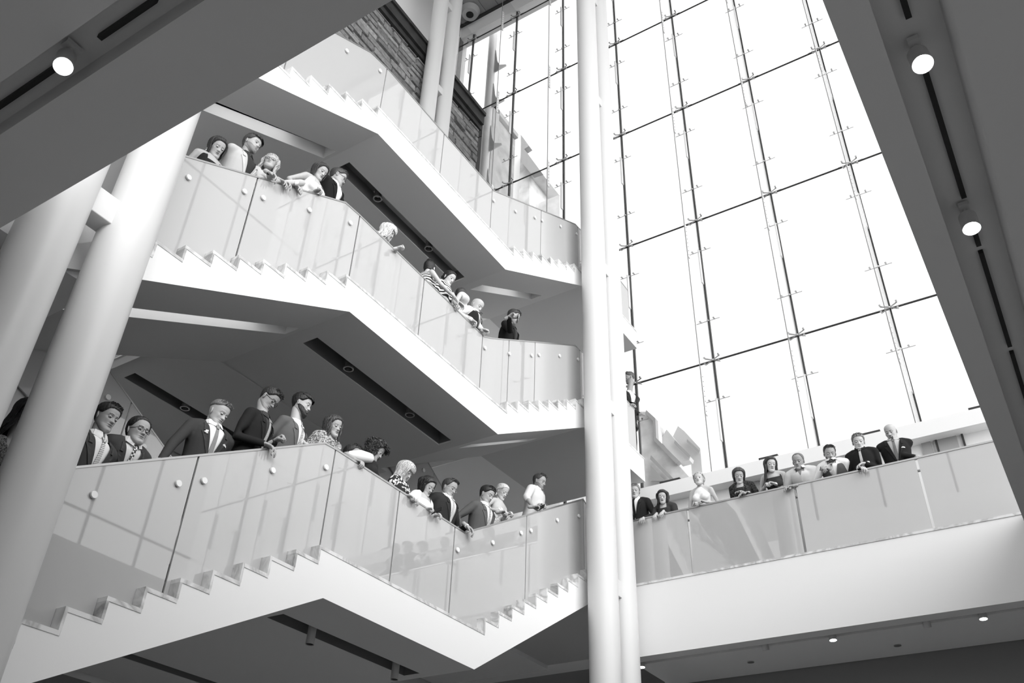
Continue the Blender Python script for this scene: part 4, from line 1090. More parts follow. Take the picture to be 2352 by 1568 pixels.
    mesh_obj('body', V, F, M, [skin(sk), tone(lip, None, .4), stub, tone(min(hg * 1.2 + .01, sk * .6)), tone(sk * .72), tone(.55, 'eye_white', .15), tone(.012, 'eye_dark', .1)], root)
    # ---------- hair
    if hair and hair != 'bald':
        hV, hF = make_hair(hair, fem, fat, random.Random(len(label) * 7 + int(abs(H.x + H.y) * 100)))
        G = np.array(hV) * hsz @ HMn.T + np.array(Hc)
        mesh_obj('hair', [tuple(p) for p in G], hF, None, [hairm(hg)], root)
        if hair == 'kippah':
            v, f = ell((0, -.012, .088), (.078, .094, .052), n=24, m=12); G = np.array(v) * hsz @ HMn.T + np.array(Hc); mesh_obj('skullcap', [tuple(p) for p in G], f, None, [cloth(.01)], root)
    # ---------- glasses
    if glasses:
        mb = MB(); gy = .0985
        for sd in (-1, 1):
            n = 18; pts = []
            for i in range(n + 1):
                t = 2 * math.pi * i / n; cx, cz2 = math.cos(t), math.sin(t)
                px = sd * .033 + .0245 * np.sign(cx) * abs(cx) ** .6; pz = -.005 + .0175 * np.sign(cz2) * abs(cz2) ** .7
                pts.append(Vector((px, gy - .010 * ((abs(px) - .01) / .045) ** 2, pz)))
            for p, q in zip(pts[:-1], pts[1:]): mb.tube(p, q, .0019 if glasses == 1 else .0011, n=5, caps=False)
            mb.tube((sd * .057, gy - .010, .002), (sd * .080, -.01, .006), .0020 if glasses == 1 else .0011, n=5)
        mb.tube((-.009, gy + .002, 0), (.009, gy + .002, 0), .0018, n=5)
        G = np.array(mb.v) * hsz @ HMn.T + np.array(Hc); mesh_obj('glasses', [tuple(p) for p in G], mb.f, None, [DARKH if glasses == 1 else GREY_STEEL], root)
    # ---------- clothing
    def torso_solid(infl, t0, t1, low=None):
        R = []
        if low:
            for (tt, rx, ry) in low: R.append((P0 + Vector((0, 0, 0)) + (w if tt > 0 else Vector((0, 0, 1))) * (T * tt), X, fwd if tt > 0 else Vector((0, 1, 0)), rx * s, ry * s))
        for t in sorted(set([t0] + [float(q) for q in TORSO_T if t0 < q < t1] + [t1])):
            rx = float(np.interp(t, TORSO_T, tab[:, 0])); ry = float(np.interp(t, TORSO_T, tab[:, 1])); R.append((P0 + w * (T * t), X, fwd, rx + infl, ry + infl))
        return ringloft(R)
    def bust(infl): return [ell(P0 + w * (T * .66) + X * (sd * .068 * s) + fwd * .085 * s, (.064 + infl, .058 + infl, .066 + infl)) for sd in (1, -1)] if fem else []
    def arm_solids(extra, upto):
        out = []
        for k, sd in enumerate((1, -1)):
            S_, e, wr, d, pose, nrm = AR[k]; q = .85 if fem else 1.0
            out.append(limb([N - w * .010 * s + X * sd * .034, SJ[k].lerp(N, .45) + w * .008, S_], [.042 + extra * .6, .052 * q + extra, .056 * q + extra]))
            if upto == 'long': out.append(limb([S_, S_.lerp(e, .5), e, wr - (wr - e).normalized() * .015], [.055 * q + extra, .047 * q + extra, .042 * q + extra, .029 * q + extra]))
            elif upto == 'elbow': out.append(limb([S_, S_.lerp(e, .5), e, e.lerp(wr, .15)], [.058 * q + extra, .052 * q + extra, .048 * q + extra, .045 * q + extra]))
            elif upto == 'short': out.append(limb([S_, S_.lerp(e, .62)], [.060 * q + extra, .056 * q + extra * 1.5]))
            elif upto == 'cap': out.append(limb([S_, S_.lerp(e, .25)], [.058 * q + extra, .056 * q + extra]))
        return out
    wv = lambda p: ((p - P0).dot(X), (p - P0).dot(w) / T, (p - P0).dot(fwd))
    neck_hole = lambda p: (lambda u, t, v: t > .955 and abs(u) < .066 * s and abs(v) < .085 * s)(*wv(p))
    def vcut(t0, half):
        k = half / ((1.0 - t0) * T); n1 = Vector((1, 0, 0)) - w * k; n2 = Vector((-1, 0, 0)) - w * k; c = P0 + w * (T * t0)
        pl = [(c, n1.normalized()), (c, n2.normalized())]
        def ins(p):
            u, t, v = wv(p)
            return (v > 0 and t > t0 and abs(u) < k * (t - t0) * T) or neck_hole(p)
        return pl, ins
    def garment(name, sol, m, voxel=.0145, cut=None, sm=3):
        v, f = remesh(sol, voxel, sm, .5)
        if cut: v, f = cut_faces([tuple(p) for p in v], f, *cut)
        else: v = [tuple(p) for p in v]
        o = mesh_obj(name, v, f, None, [m], root); return o, BVHTree.FromPolygons([Vector(p) for p in v], f)
    def proj(bvh, u, t, off):
        o = P0 + X * u + w * (T * t) + fwd * .6; hit = bvh.ray_cast(o, -fwd)
        if hit[0] is None: return P0 + X * u + w * (T * t) + fwd * (.12 * s + off)
        return hit[0] + fwd * off
    def patch(name, bvh, rows, off, m, thick=.004, par=None):
        """rows: list of [(u,t),...] with equal counts; laid on the cloth as a thin piece"""
        V = []; F = []; nc = len(rows[0])
        for o2 in (off, off + thick):
            for r in rows: V += [tuple(proj(bvh, u, t, o2)) for u, t in r]
        nr_ = len(rows); B = nr_ * nc
        for j in range(nr_ - 1):
            for i in range(nc - 1):
                q = (j * nc + i, j * nc + i + 1, (j + 1) * nc + i + 1, (j + 1) * nc + i); F.append(tuple(reversed(q))); F.append(tuple(B + k for k in q))
        per = [i for i in range(nc)] + [j * nc + nc - 1 for j in range(1, nr_)] + [(nr_ - 1) * nc + i for i in range(nc - 2, -1, -1)] + [j * nc for j in range(nr_ - 2, 0, -1)]
        for a_, b_ in zip(per, per[1:] + per[:1]): F.append((a_, b_, B + b_, B + a_))
        return mesh_obj(name, V, F, None, [m], par or root, smooth=False, fix=True)
    def collar(g, open_=False, par=None):
        m = cloth(g); c0 = N + w * .008; ax = (neck_top - N).normalized(); ux = X; uy = ax.cross(X).normalized(); n = 26; V = []; F = []
        r = nr + .010
        for i in range(n + 1):
            t = math.radians(-90 + (14 if not open_ else 30)) + 0 ; 
            th = math.pi / 2 + (math.radians(8 if not open_ else 26)) + (2 * math.pi - 2 * math.radians(8 if not open_ else 26)) * i / n
            fr = max(0, math.sin(th)); hgt = .038 - .012 * fr
            d = ux * math.cos(th) + uy * math.sin(th)
            V += [tuple(c0 + d * (r + .012) - ax * .012 * (1 + fr)), tuple(c0 + d * r + ax * hgt), tuple(c0 + d * (r + .005) + ax * (hgt + .001)), tuple(c0 + d * (r + .024) - ax * .014 * (1 + 1.2 * fr))]
        for i in range(n):
            b = i * 4
            for k in range(3): F.append((b + k, b + k + 1, b + 4 + k + 1, b + 4 + k))
        mesh_obj('collar', V, F, None, [m], par or root)
        V = []; F = []
        for sd in (1, -1):
            a0 = math.radians(90 - sd * (8 if not open_ else 26)); a1 = math.radians(90 - sd * (58 if not open_ else 70))
            P1 = c0 + (ux * math.cos(a0) + uy * math.sin(a0)) * (r + .008) + ax * .022; P2 = c0 + (ux * math.cos(a1) + uy * math.sin(a1)) * (r + .010) + ax * .034
            P3 = c0 + (ux * math.cos(a1) + uy * math.sin(a1)) * (r + .030) - ax * .022; P4 = c0 + ux * (sd * (.030 if not open_ else .055)) + uy * (r + .030) - ax * .052
            b = len(V); V += [tuple(p) for p in (P1, P2, P3, P4)] + [tuple(p - uy * .004) for p in (P1, P2, P3, P4)]
            F += [(b, b + 1, b + 2, b + 3), (b + 7, b + 6, b + 5, b + 4), (b, b + 3, b + 7, b + 4), (b + 3, b + 2, b + 6, b + 7), (b + 2, b + 1, b + 5, b + 6), (b + 1, b, b + 4, b + 5)]
        mesh_obj('collar_point', V, F, None, [m], par or root, smooth=False, fix=True)
    def necktie(bvh, m, t_end=.42):
        rows = [[(-.016, .985), (0, .985), (.016, .985)], [(-.013, .93), (0, .93), (.013, .93)], [(-.015, .90), (0, .90), (.015, .90)]]
        for t in (.80, .68, .55, t_end): rows.append([(-.016 - .016 * (.9 - t), t), (0, t), (.016 + .016 * (.9 - t), t)])
        tp = patch('tie', bvh, rows, .006, m, .006)
        rows = [[(-.021, .995), (0, .995), (.021, .995)], [(-.019, .97), (0, .97), (.019, .97)], [(-.012, .925), (0, .925), (.012, .925)]]
        patch('tie_knot', bvh, rows, .012, m, .010, tp)
    lg = cloth(legs if legs is not None else (tg if top in ('suit', 'vest') else .03))
    def trousers():
        sol = [torso_solid(.012, -.16, .30)]
        for sd in (1, -1):
            hip = P0 + X * (sd * .088 * s) - Vector((0, 0, .02)); kn = Vector((sd * .10 * s, .03 + fs * .5, .49 * s)); an = Vector((sd * .10 * s + FT[sd][0], -.03 + fs, .115 * s + FT[sd][1])); sol.append(limb([hip, kn, an], [.100, .072, .062]))
        garment('trousers', sol, lg, .02)
    def shoes():
        for sd in (1, -1):
            fx, fz = FT[sd]; v, f = limb([Vector((sd * .10 * s + fx, -.05 + fs, .047 + fz)), Vector((sd * .103 * s + fx, .06 + fs, .045 + fz)), Vector((sd * .105 * s + fx, .17 + fs, .036 + fz))], [.040, .042, .031]); mesh_obj('shoe', v, f, None, [cloth(.015)], root)
    TM = patt if patt is not None else cloth(tg)
    if top == 'suit':
        trousers(); shoes()
        o, bs = garment('shirt', [torso_solid(.006, .1, .99), limb([N - w * .03, N + w * .008], [nr + .016, nr + .009])], cloth(shirt), .013)
        collar(shirt, par=o)
        jk = [torso_solid(.021, -.04, .99, [(-.34, .205, .155), (-.18, .202, .150)])] + arm_solids(.010, 'long')
        oj, bj = garment('jacket', jk, TM, .0145, vcut(.34, .088 * s))
        k = .088 * s / (.66 * T); lm = cloth(tg * 1.15 + .002) if patt is None else TM
        for sd in (1, -1):
            rows = []
            for t in (.36, .46, .56, .66, .74, .80):
                e = k * (t - .34) * T; wd = (.010 + .060 * (t - .34) / .46) * s; rows.append([(sd * (e - .002), t), (sd * (e + wd * .5), t), (sd * (e + wd), t + .01)])
            patch('lapel', bj, rows, .004, lm, .006, oj)
            rows = []
            for t in (.825, .87, .92, .965):
                e = k * (t - .34) * T; wd = (.052 - .020 * (t - .82) / .14) * s; rows.append([(sd * (e - .002), t), (sd * (e + wd * .5), t), (sd * (e + wd), t + .004)])
            patch('jacket_collar', bj, rows, .004, lm, .007, oj)
        if tie is not None: necktie(bs, tie if not isinstance(tie, float) else cloth(tie))
        for k2 in (0, 1):
            S_, e, wr, d, pose, nrm = AR[k2]
            if hands[k2] is not None: v, f = limb([wr - (wr - e).normalized() * .03, wr - (wr - e).normalized() * .004], [.034, .033]); mesh_obj('shirt_cuff', v, f, None, [cloth(shirt)], o)
        if 'flower' in extra:
            c = proj(bj, -.125 * s if 'flower_l' in extra else .10 * s, .80, .012); v = []; f = []
            for q in range(9):
                g_, h_ = ell(c + Vector((RND.uniform(-.014, .014), RND.uniform(-.004, .006), RND.uniform(-.011, .011))), (.010, .008, .009), n=8, m=6); b = len(v); v += g_; f += [tuple(i + b for i in qq) for qq in h_]
            mesh_obj('boutonniere', v, f, None, [tone(.85, 'petal')], oj)
        if 'pocket' in extra:
            patch('pocket_square', bj, [[(-.13 * s, .70), (-.105 * s, .705), (-.08 * s, .71)], [(-.125 * s, .725), (-.105 * s, .74), (-.085 * s, .73)]], .005, cloth(.8), .004, oj)
    elif top in ('shirt', 'shirtshort', 'shirtroll', 'vest'):
        trousers(); shoes()
        sg = tg if top != 'vest' else shirt
        sol = [torso_solid(.018, -.05, .975)] + arm_solids(.012 if top != 'shirtshort' else .016, {'shirt': 'long', 'vest': 'long', 'shirtroll': 'elbow', 'shirtshort': 'short'}[top])
        o, bs = garment('shirt', sol, patt if (patt and top != 'vest') else cloth(sg), .0145, vcut(.86 if tie is None else .93, .035))
        collar(sg, open_=tie is None, par=o)
        patch('placket', bs, [[(-.014, t), (0, t), (.014, t)] for t in (.86, .7, .5, .3)], .002, cloth(sg * .97), .002, o)
        if tie is not None: necktie(bs, tie if not isinstance(tie, float) else cloth(tie), .35)
        if top == 'vest':
            sol = [torso_solid(.030, -.02, .93)]
            pl, ins = vcut(.45, .095)
            garment('waistcoat', sol + [limb([P0 + w * (T * .8) + X * sd * .10 * s, P0 + w * (T * .945) + X * sd * .085 * s], [.05, .04]) for sd in (1, -1)], cloth(tg), .0145, (pl, ins))
    elif top == 'tee':
        trousers(); shoes()
        garment('tee_shirt', [torso_solid(.014, -.1, .96)] + arm_solids(.014, 'short'), TM, .0145, ([], neck_hole))
        v, f = limb([N - w * .02, N + w * .004], [nr + .016, nr + .012]); mesh_obj('neck_band', v, f, None, [TM], root)
    else:   # dresses and tops for women
        low = [(-.95, .21, .155), (-.6, .20, .150), (-.30, .195, .145)] if top in ('dress', 'strapless', 'halter', 'lace', 'capdress') else [(-.25, .19, .145)]
        if top == 'strapless': sol = [torso_solid(.010, -.04, .70, low)] + bust(.006); cut = None
        elif top == 'halter':
            sol = [torso_solid(.008, -.04, .985, low)] + bust(.006)
            k = 1.1
            n1 = (X - w * -k); cut = ([(P0 + w * (T * .80) + X * .12 * s, (X + w * .9).normalized()), (P0 + w * (T * .80) - X * .12 * s, (-X + w * .9).normalized())],
                lambda p: (lambda u, t, v: (t > .62 and abs(u) > .12 * s - .9 * (t - .80) * T and t < 2) or (t > .93 and abs(u) < .05 * s and v < .03))(*wv(p)))
        else:
            arms = {'lace': 'long', 'dress': None, 'capdress': 'cap', 'topshort': 'short', 'toplong': 'long', 'sleeveless': None, 'topelbow': 'elbow'}.get(top)
            sol = [torso_solid(.010, -.04, .955, low)] + bust(.006) + (arm_solids(.010, arms) if arms else [limb([P0 + w * (T * .80) + X * sd * .10 * s, P0 + w * (T * .90) + X * sd * .118 * s], [.050, .044]) for sd in (1, -1)])
            dp = {'scoop': .80, 'high': .92, 'v': .74, 'wide': .86}[neckline]; hw = {'scoop': .085, 'high': .06, 'v': .075, 'wide': .115}[neckline] * s
            if neckline == 'v': pl, ins = vcut(.70, .10 * s); cut = (pl, ins)
            else: cut = ([(P0 + w * (T * dp), w), (P0 + X * hw, X), (P0 - X * hw, X)], lambda p: (lambda u, t, v: (t > dp and abs(u) < hw and v > 0) or (t > .925 and abs(u) < .06 * s))(*wv(p)))
        garment('dress' if low[0][0] < -.5 else 'top', sol, TM, .0145, cut)
        shoes()
        if top not in ('dress', 'strapless', 'halter', 'lace', 'capdress'): trousers()
    for e in extra:
        if e == 'earrings':
            v = []; f = []
            for sd in (-1, 1):
                g_, h_ = ell(toH((sd * .081, -.008, -.052)), (.009, .005, .012)); b = len(v); v += g_; f += [tuple(i + b for i in q) for q in h_]
                g_, h_ = ell(toH((sd * .082, -.008, -.072)), (.012, .006, .011)); b = len(v); v += g_; f += [tuple(i + b for i in q) for q in h_]
            mesh_obj('earrings', v, f, None, [tone(.85, 'petal')], root)
        if e == 'puff':
            S_, e2, wr, d, pose, nrm = AR[0]; v, f = limb([S_ + (S_ - e2).normalized() * .02, S_.lerp(e2, .35), S_.lerp(e2, .72)], [.062, .078, .052], 16); mesh_obj('puffed_sleeve', v, f, None, [cloth(.85)], root)
        if e == 'watch':
            S_, e2, wr, d, pose, nrm = AR[1]; v, f = limb([wr - (wr - e2).normalized() * .035, wr - (wr - e2).normalized() * .015], [.034, .034]); mesh_obj('bracelet', v, f, None, [GREY_STEEL], root)
    return root
_HC = {}
def make_head_cached(fem, fat, beard, smile):
    k = (fem, fat, beard, smile)
    GOATEE[0] = abs(beard - .61) < 1e-6
    if k not in _HC: _HC[k] = make_head(fem, fat, beard, smile)
    return _HC[k]
# ------------------------------------------------------------------ the guests
def floor_at(prof, y):
    z = prof[0][1]
    for a, b in zip(prof[:-1], prof[1:]):
        if a[0] <= y <= b[0] and abs(a[1] - b[1]) < 1e-4: z = a[1]
    return z
def h_(px, py, pose, az=None, dp=-12, x=-6.27, nrm=(0, 0, 1), hint=None, by=None):
    P = at(px, py, 0, x) if by is None else at(px, py, 1, by)
    r = [P, pose, (az if az is not None else 0, dp), nrm]
    if hint: r.append(hint)
    return tuple(r)
def rail_hands(H, az, prof, spread=.2, zoff=1.13, x=-6.30):
    """hands resting on the rail either side of the body"""
    out = []
    for sd in (1, -1):
        y = H.y - sd * spread if abs(az) < 60 else H.y
        out.append((Vector((x, y, rail_z(prof, y) + .035)), 'drape', (0, -25)))
    return tuple(out)
RAILS = {}
RAILS[1] = [(1.9, 3.92), (6.04, 6.32), (6.22, 6.33), (8.68, 6.33), (11.9, 8.18)]
RAILS[2] = [(2.6, 7.87), (5.68, 9.59), (5.94, 9.60), (8.84, 9.52), (9.07, 9.63), (11.7, 11.14), (12.1, 11.17), (14.2, 11.1)]
PROF = {1: prof1, 2: prof2}
def rz(l, y): return float(np.interp(y, [p[0] for p in RAILS[l]], [p[1] for p in RAILS[l]]))
def rest(l, y, pose='drape', az=0, dp=-30, x=-6.30, dz=.03): return (Vector((x, y, rz(l, y) + dz)), pose, (az, dp))
def guest(l, label, px, py, x, az=0, look=0, group=None, **k):
    H = at(px, py, 0, x); a = math.radians(az)
    fl = floor_at(PROF[l], H.y - .25 * math.sin(a))
    global GUARD
    GUARD = (0, -6.33, lambda y: rz(l, y))
    hd = k.pop('hands', 'auto')
    if hd == 'auto': hd = (rest(l, H.y - .16), rest(l, H.y + .20))
    return person(label, H, fl, az, look, hands=hd, prof=PROF[l], **k)
TSTR = pattern('tie_diagonal_stripe', 'diag', .30, .75, 30); TCHK = pattern('tie_checked', 'check', .05, .75, 60)
TSTR2 = pattern('tie_fine_stripe', 'diag', .22, .62, 45); TSP = pattern('tie_spotted', 'floral', .35, .7, 90)
# lowest stair
guest(1, 'woman with dark hair in a dark sequined dress, half hidden by the thick columns', 62, 952, -6.52, az=20, look=35, pitch=25, fem=True, hair='long', hg=.012, top='topshort', tg=.03, sk=.4, hands=(None, None), patt=pattern('sequins', 'zig', .02, .35, 70))
guest(1, 'man in dark suit with light striped tie, leftmost man beside the thick column', 243, 960, -6.47, az=8, look=12, pitch=12, hair='short', hg=.02, tg=.06, tie=TSTR, sk=.33, hands=(None, None))
guest(1, 'man in skullcap, black-rimmed glasses and checked tie', 315, 992, -6.50, az=0, look=0, pitch=4, hair='kippah', hg=.02, tg=.055, tie=TCHK, sk=.38, glasses=1, hands=(None, None), shirt=.7)
guest(1, 'man with shaved sides, dark suit and white flower on his lapel', 500, 950, -6.50, az=-8, look=14, pitch=22, hair='fade', hg=.16, tg=.05, tie=.28, sk=.45, shirt=.85,
      hands=((Vector((-6.45, 4.2, rz(1, 4.2) - .03)), 'relaxed', (-60, -20)), (Vector((-6.45, 4.85, rz(1, 4.85) - .02)), 'relaxed', (30, -20))), extra=('flower', 'pocket'))
guest(1, 'tall man in black suit and glasses, one fist raised over the rail', 617, 916, -6.47, az=22, look=26, pitch=38, hair='short', hg=.025, tg=.018, tie=TSTR2, shirt=.05, sk=.36, glasses=1, s=1.04, legs=.02,
      hands=(h_(622, 1026, 'drape', 40, -22, -6.27), h_(648, 1005, 'fist', 20, 25, -6.30)))
guest(1, 'bearded man in grey tweed suit with swept-back dark hair', 692, 930, -6.50, az=15, look=33, pitch=12, hair='swept', hg=.015, tg=.12, tie=TSP, sk=.48, beard=1.0, shirt=.85, hands=(None, (Vector((-6.40, 5.9, 6.22)), 'relaxed', (60, -30))))
guest(1, 'woman with long wavy hair in a zigzag-patterned top', 765, 980, -6.50, az=0, look=2, pitch=14, roll=-8, fem=True, hair='wavy', hg=.055, top='topshort', neckline='high', tg=.2, sk=.42, patt=pattern('zigzag_print', 'zig', .10, .55, 26), hands=(None, (Vector((-6.42, 6.35, 6.15)), 'relaxed', (60, -30))))
guest(1, 'man in glasses seen only from the forehead up behind the rail', 808, 1047, -6.62, az=0, look=10, pitch=5, hair='short', hg=.03, top='shirt', tg=.5, sk=.28, glasses=1, hands=(None, None))
guest(1, 'woman with big dark curls and a puffed white sleeve over dark dress', 862, 1035, -6.48, az=30, look=38, pitch=30, fem=True, hair='curly', hg=.07, top='dress', neckline='high', tg=.025, sk=.42, hands=(h_(832, 1062, 'grip', 10, -25, -6.27), None), extra=('puff',))
guest(1, 'woman with straight blonde fringe in black and white floral dress', 930, 1082, -6.48, az=12, look=24, pitch=34, fem=True, hair='bobfringe', hg=.50, top='capdress', neckline='high', sk=.45, patt=pattern('floral_black_white', 'floral', .03, .8, 26), hands=(h_(945, 1140, 'relaxed', 30, -10, -6.27), h_(958, 1150, 'grip', 10, 0, -6.26)))
guest(1, 'dark-haired woman in glasses and white top holding a dark phone', 980, 1117, -6.46, az=5, look=8, pitch=30, roll=-6, fem=True, hair='bob', hg=.018, top='topshort', neckline='wide', tg=.85, sk=.5, glasses=2, smile=1, hands=(h_(992, 1168, 'grip', 40, 0, -6.26), h_(1010, 1182, 'grip', 10, 5, -6.25)))
guest(1, 'balding man in glasses, black suit and broad striped tie', 1031, 1122, -6.44, az=2, look=5, pitch=20, hair='recede', hg=.05, tg=.03, tie=TSTR, sk=.38, glasses=2, fat=.5, hands=((Vector((-6.38, 8.1, 6.30)), 'relaxed', (0, -20)), h_(1082, 1216, 'drape', 30, -40, -6.24)))
guest(1, 'dark-haired man in grey suit leaning over the lowest corner of the rail', 1117, 1137, -6.42, az=0, look=6, pitch=24, hair='short', hg=.02, tg=.10, tie=TSP, sk=.42, shirt=.85, smile=1, hands=((Vector((-6.42, 8.95, 6.42)), 'relaxed', (-30, -20)), None))
guest(1, 'blonde woman in pale strapless dress beside the man in the grey suit', 1152, 1130, -6.72, az=2, look=-2, pitch=26, fem=True, hair='updolight', hg=.65, top='strapless', tg=.6, sk=.5, extra=('earrings',), smile=1, patt=pattern('lace_pale', 'zig', .45, .8, 20), hands=((Vector((-6.40, 9.75, 7.08)), 'clasp', (20, 0)), (Vector((-6.40, 9.9, 7.12)), 'clasp', (0, 0))))
guest(1, 'man with light stubble, glasses and pale button shirt holding a phone', 1238, 1107, -6.58, az=8, look=8, pitch=14, hair='recede', hg=.05, top='shirtroll', tg=.66, sk=.36, beard=.35, glasses=2, hands=(h_(1236, 1164, 'grip', 30, 0, -6.33), h_(1248, 1160, 'grip', -20, 0, -6.33)))
# middle stair
guest(2, 'woman in dark sleeveless dress with white drop earrings, nearest the column', 497, 341, -6.46, az=0, look=-4, pitch=28, roll=-4, fem=True, hair='shag', hg=.03, top='sleeveless', neckline='scoop', tg=.02, sk=.46, extra=('earrings',), hands=(None, None))
guest(2, 'smiling man in cream jacket and dark open shirt', 577, 333, -6.40, az=10, look=18, pitch=8, roll=6, hair='swept', hg=.05, tg=.50, shirt=.04, tie=None, sk=.42, beard=.35, smile=1, legs=.4, hands=((Vector((-6.40, 4.35, rz(2, 4.35) + .02)), 'relaxed', (60, -10)), h_(630, 405, 'drape', 35, -35, -6.25)))
guest(2, 'blonde woman in black glasses looking up at the smiling man', 620, 378, -6.44, az=-10, look=-42, pitch=-8, roll=8, fem=True, hair='longlight', hg=.36, top='toplong', neckline='v', tg=.5, sk=.42, glasses=1, hands=(h_(655, 420, 'drape', 30, -35, -6.25), h_(664, 424, 'drape', 25, -30, -6.25)))
guest(2, 'woman with long dark hair in pale sleeveless top holding a tissue', 733, 396, -6.40, az=8, look=10, pitch=24, fem=True, hair='shag', hg=.035, top='sleeveless', neckline='scoop', tg=.80, sk=.44, hands=(h_(688, 432, 'drape', 25, -35, -6.25), h_(735, 438, 'clasp', 30, 10, -6.28)))
guest(2, 'young man in black suit and glasses in profile at the landing corner', 775, 408, -6.47, az=14, look=50, pitch=14, hair='short', hg=.045, tg=.012, shirt=.8, sk=.42, glasses=1, hands=(None, None))
guest(2, 'white-haired woman in glasses leaning over the middle landing rail', 890, 533, -6.48, az=12, look=42, pitch=26, fem=True, hair='bobfringe', hg=.72, top='topelbow', neckline='high', sk=.55, glasses=2, patt=pattern('floral_pale', 'floral', .25, .8, 24), tg=.7, hands=(None, h_(925, 567, 'fist', 35, 20, -6.18)))
guest(2, 'woman with dark top-knot seen from behind, bare arm along the rail', 986, 618, -6.58, az=70, look=110, pitch=10, fem=True, hair='bun', hg=.012, top='sleeveless', neckline='high', sk=.55, patt=pattern('stripe_navy_white', 'stripe', .03, .85, 7), hands=(h_(1048, 692, 'drape', 85, -42, -6.26, (0, 0, 1), (0.6, 0, -1)), None))
guest(2, 'woman with pulled-back dark hair and black and white striped tee', 1030, 640, -6.44, az=15, look=8, pitch=26, fem=True, hair='pulled', hg=.015, top='topshort', neckline='high', sk=.55, patt=pattern('stripe_navy_white', 'stripe', .03, .85, 7), hands=(None, h_(1060, 700, 'relaxed', 60, -30, -6.27)))
guest(2, 'person with short dark hair in pale tee seen from behind', 1058, 681, -6.58, az=70, look=120, pitch=8, hair='short', hg=.04, top='tee', tg=.75, sk=.5, hs=.95, s=.95, hands=(h_(1052, 706, 'fist', 60, -50, -6.26), None))
guest(2, 'bald man in dark waistcoat and white shirt, shirt sleeve on the rail', 1094, 704, -6.42, az=12, look=8, pitch=30, hair='bald', hg=.05, top='vest', tg=.02, shirt=.8, tie=.2, sk=.5, hands=(h_(1092, 742, 'clasp', 60, -30, -6.26), h_(1118, 760, 'clasp', 50, -10, -6.26)))
guest(2, 'man in black suit photographing with a phone held before his face', 1178, 728, -6.50, az=10, look=22, pitch=24, hair='short', hg=.04, tg=.013, shirt=.05, sk=.4, beard=.4, hands=(h_(1179, 722, 'grip', 10, 20, -6.14, (0, 0, 1), (-1, -.2, -.6)), None))
# upper landing by the window
P = at(1446, 868, 0, -6.46)
GUARD = (0, -6.33, lambda y: rz(2, y))
person('man in dark jacket right of the middle columns, head turned left, above the bridge', P, 10.0, -25, -140, pitch=12, hair='short', hg=.08, tg=.035, shirt=.8, sk=.36, beard=.4,
       hands=((Vector((-6.30, P.y + .1, 11.14)), 'relaxed', (-60, -20)), (Vector((-6.30, P.y - .3, 11.14)), 'relaxed', (-90, -10))))
# bridge
def bguest(label, px, py, y=12.86, az=-90, look=-75, fem=False, **k):
    global GUARD
    GUARD = (1, 12.69, lambda y: 8.0)
    H = at(px, py, 1, y); hd = k.pop('hands', 'auto')
    if hd == 'auto': hd = ((Vector((H.x + .15, 12.66, 8.04)), 'drape', (-90, -30)), (Vector((H.x - .15, 12.66, 8.04)), 'drape', (-90, -30)))
    return person(label, H, 6.905, az, look, fem=fem, hands=hd, **k)
b_ = lambda px, py, pose, az=-90, dp=-10, by=12.63, nrm=(0, 0, 1): h_(px, py, pose, az, dp, by=by, nrm=nrm)
bguest('man in dark suit and black tie half hidden by the middle columns', 1458, 1130, 12.9, look=-72, pitch=6, hair='short', hg=.22, tg=.02, tie=.015, sk=.42, shirt=.85, hands=(None, b_(1476, 1191, 'drape', -80, -25)))
bguest('woman with long black hair and dark top, smallest and leftmost woman on the bridge', 1522, 1142, 12.86, look=-75, pitch=16, fem=True, hair='wavy', hg=.012, top='topelbow', neckline='high', tg=.05, sk=.5, lipg=.08, hs=.95, hands=(b_(1504, 1184, 'drape', -90, -40), b_(1520, 1178, 'drape', -90, -40)))
bguest('blonde woman in white halter dress looking up', 1606, 1102, 12.80, look=-84, pitch=-6, fem=True, hair='updo', hg=.40, top='halter', tg=.82, sk=.5, hands=(b_(1600, 1154, 'clasp', -40, 5), b_(1608, 1150, 'clasp', -140, 5)))
bguest('woman with wavy brown hair in black lace dress', 1697, 1093, 12.70, look=-68, pitch=26, fem=True, hair='shag', hg=.05, top='lace', neckline='high', sk=.46, fat=.4, patt=pattern('black_lace', 'zig', .012, .07, 30), hands=(b_(1702, 1128, 'relaxed', -30, -8), b_(1704, 1133, 'relaxed', -150, -10)))
bguest('woman with straight dark hair in dark sleeveless top, hands clasped', 1770, 1068, 12.68, look=-58, pitch=16, fem=True, hair='long', hg=.03, top='sleeveless', neckline='wide', tg=.045, sk=.5, extra=('watch',), hands=(b_(1762, 1110, 'clasp', -40, 15), b_(1768, 1108, 'clasp', -150, 10)))
bguest('grey-haired man in pale short-sleeved shirt, forearm along the rail', 1834, 1060, 12.68, look=-92, pitch=20, roll=6, hair='crop', hg=.12, top='shirtshort', tg=.68, sk=.34, hands=(b_(1808, 1121, 'relaxed', -120, -10), b_(1812, 1118, 'fist', -165, -8)))
bguest('man in white shirt and grey waistcoat, hands clasped above the rail', 1906, 1042, 12.66, look=-72, pitch=26, hair='recede', hg=.06, top='vest', tg=.10, shirt=.85, tie=.6, sk=.4, beard=.45, hands=(b_(1889, 1073, 'clasp', -50, 25), b_(1898, 1076, 'clasp', -140, 20)))
bguest('boy with fair hair in black shirt and pale tie, hands over the rail', 1972, 1016, 12.72, look=-78, pitch=18, hair='short', hg=.20, top='shirt', tg=.015, tie=.5, sk=.52, s=.97, hands=(b_(1982, 1074, 'drape', -50, -30, 12.61), b_(1977, 1066, 'relaxed', -150, -15, 12.61)))
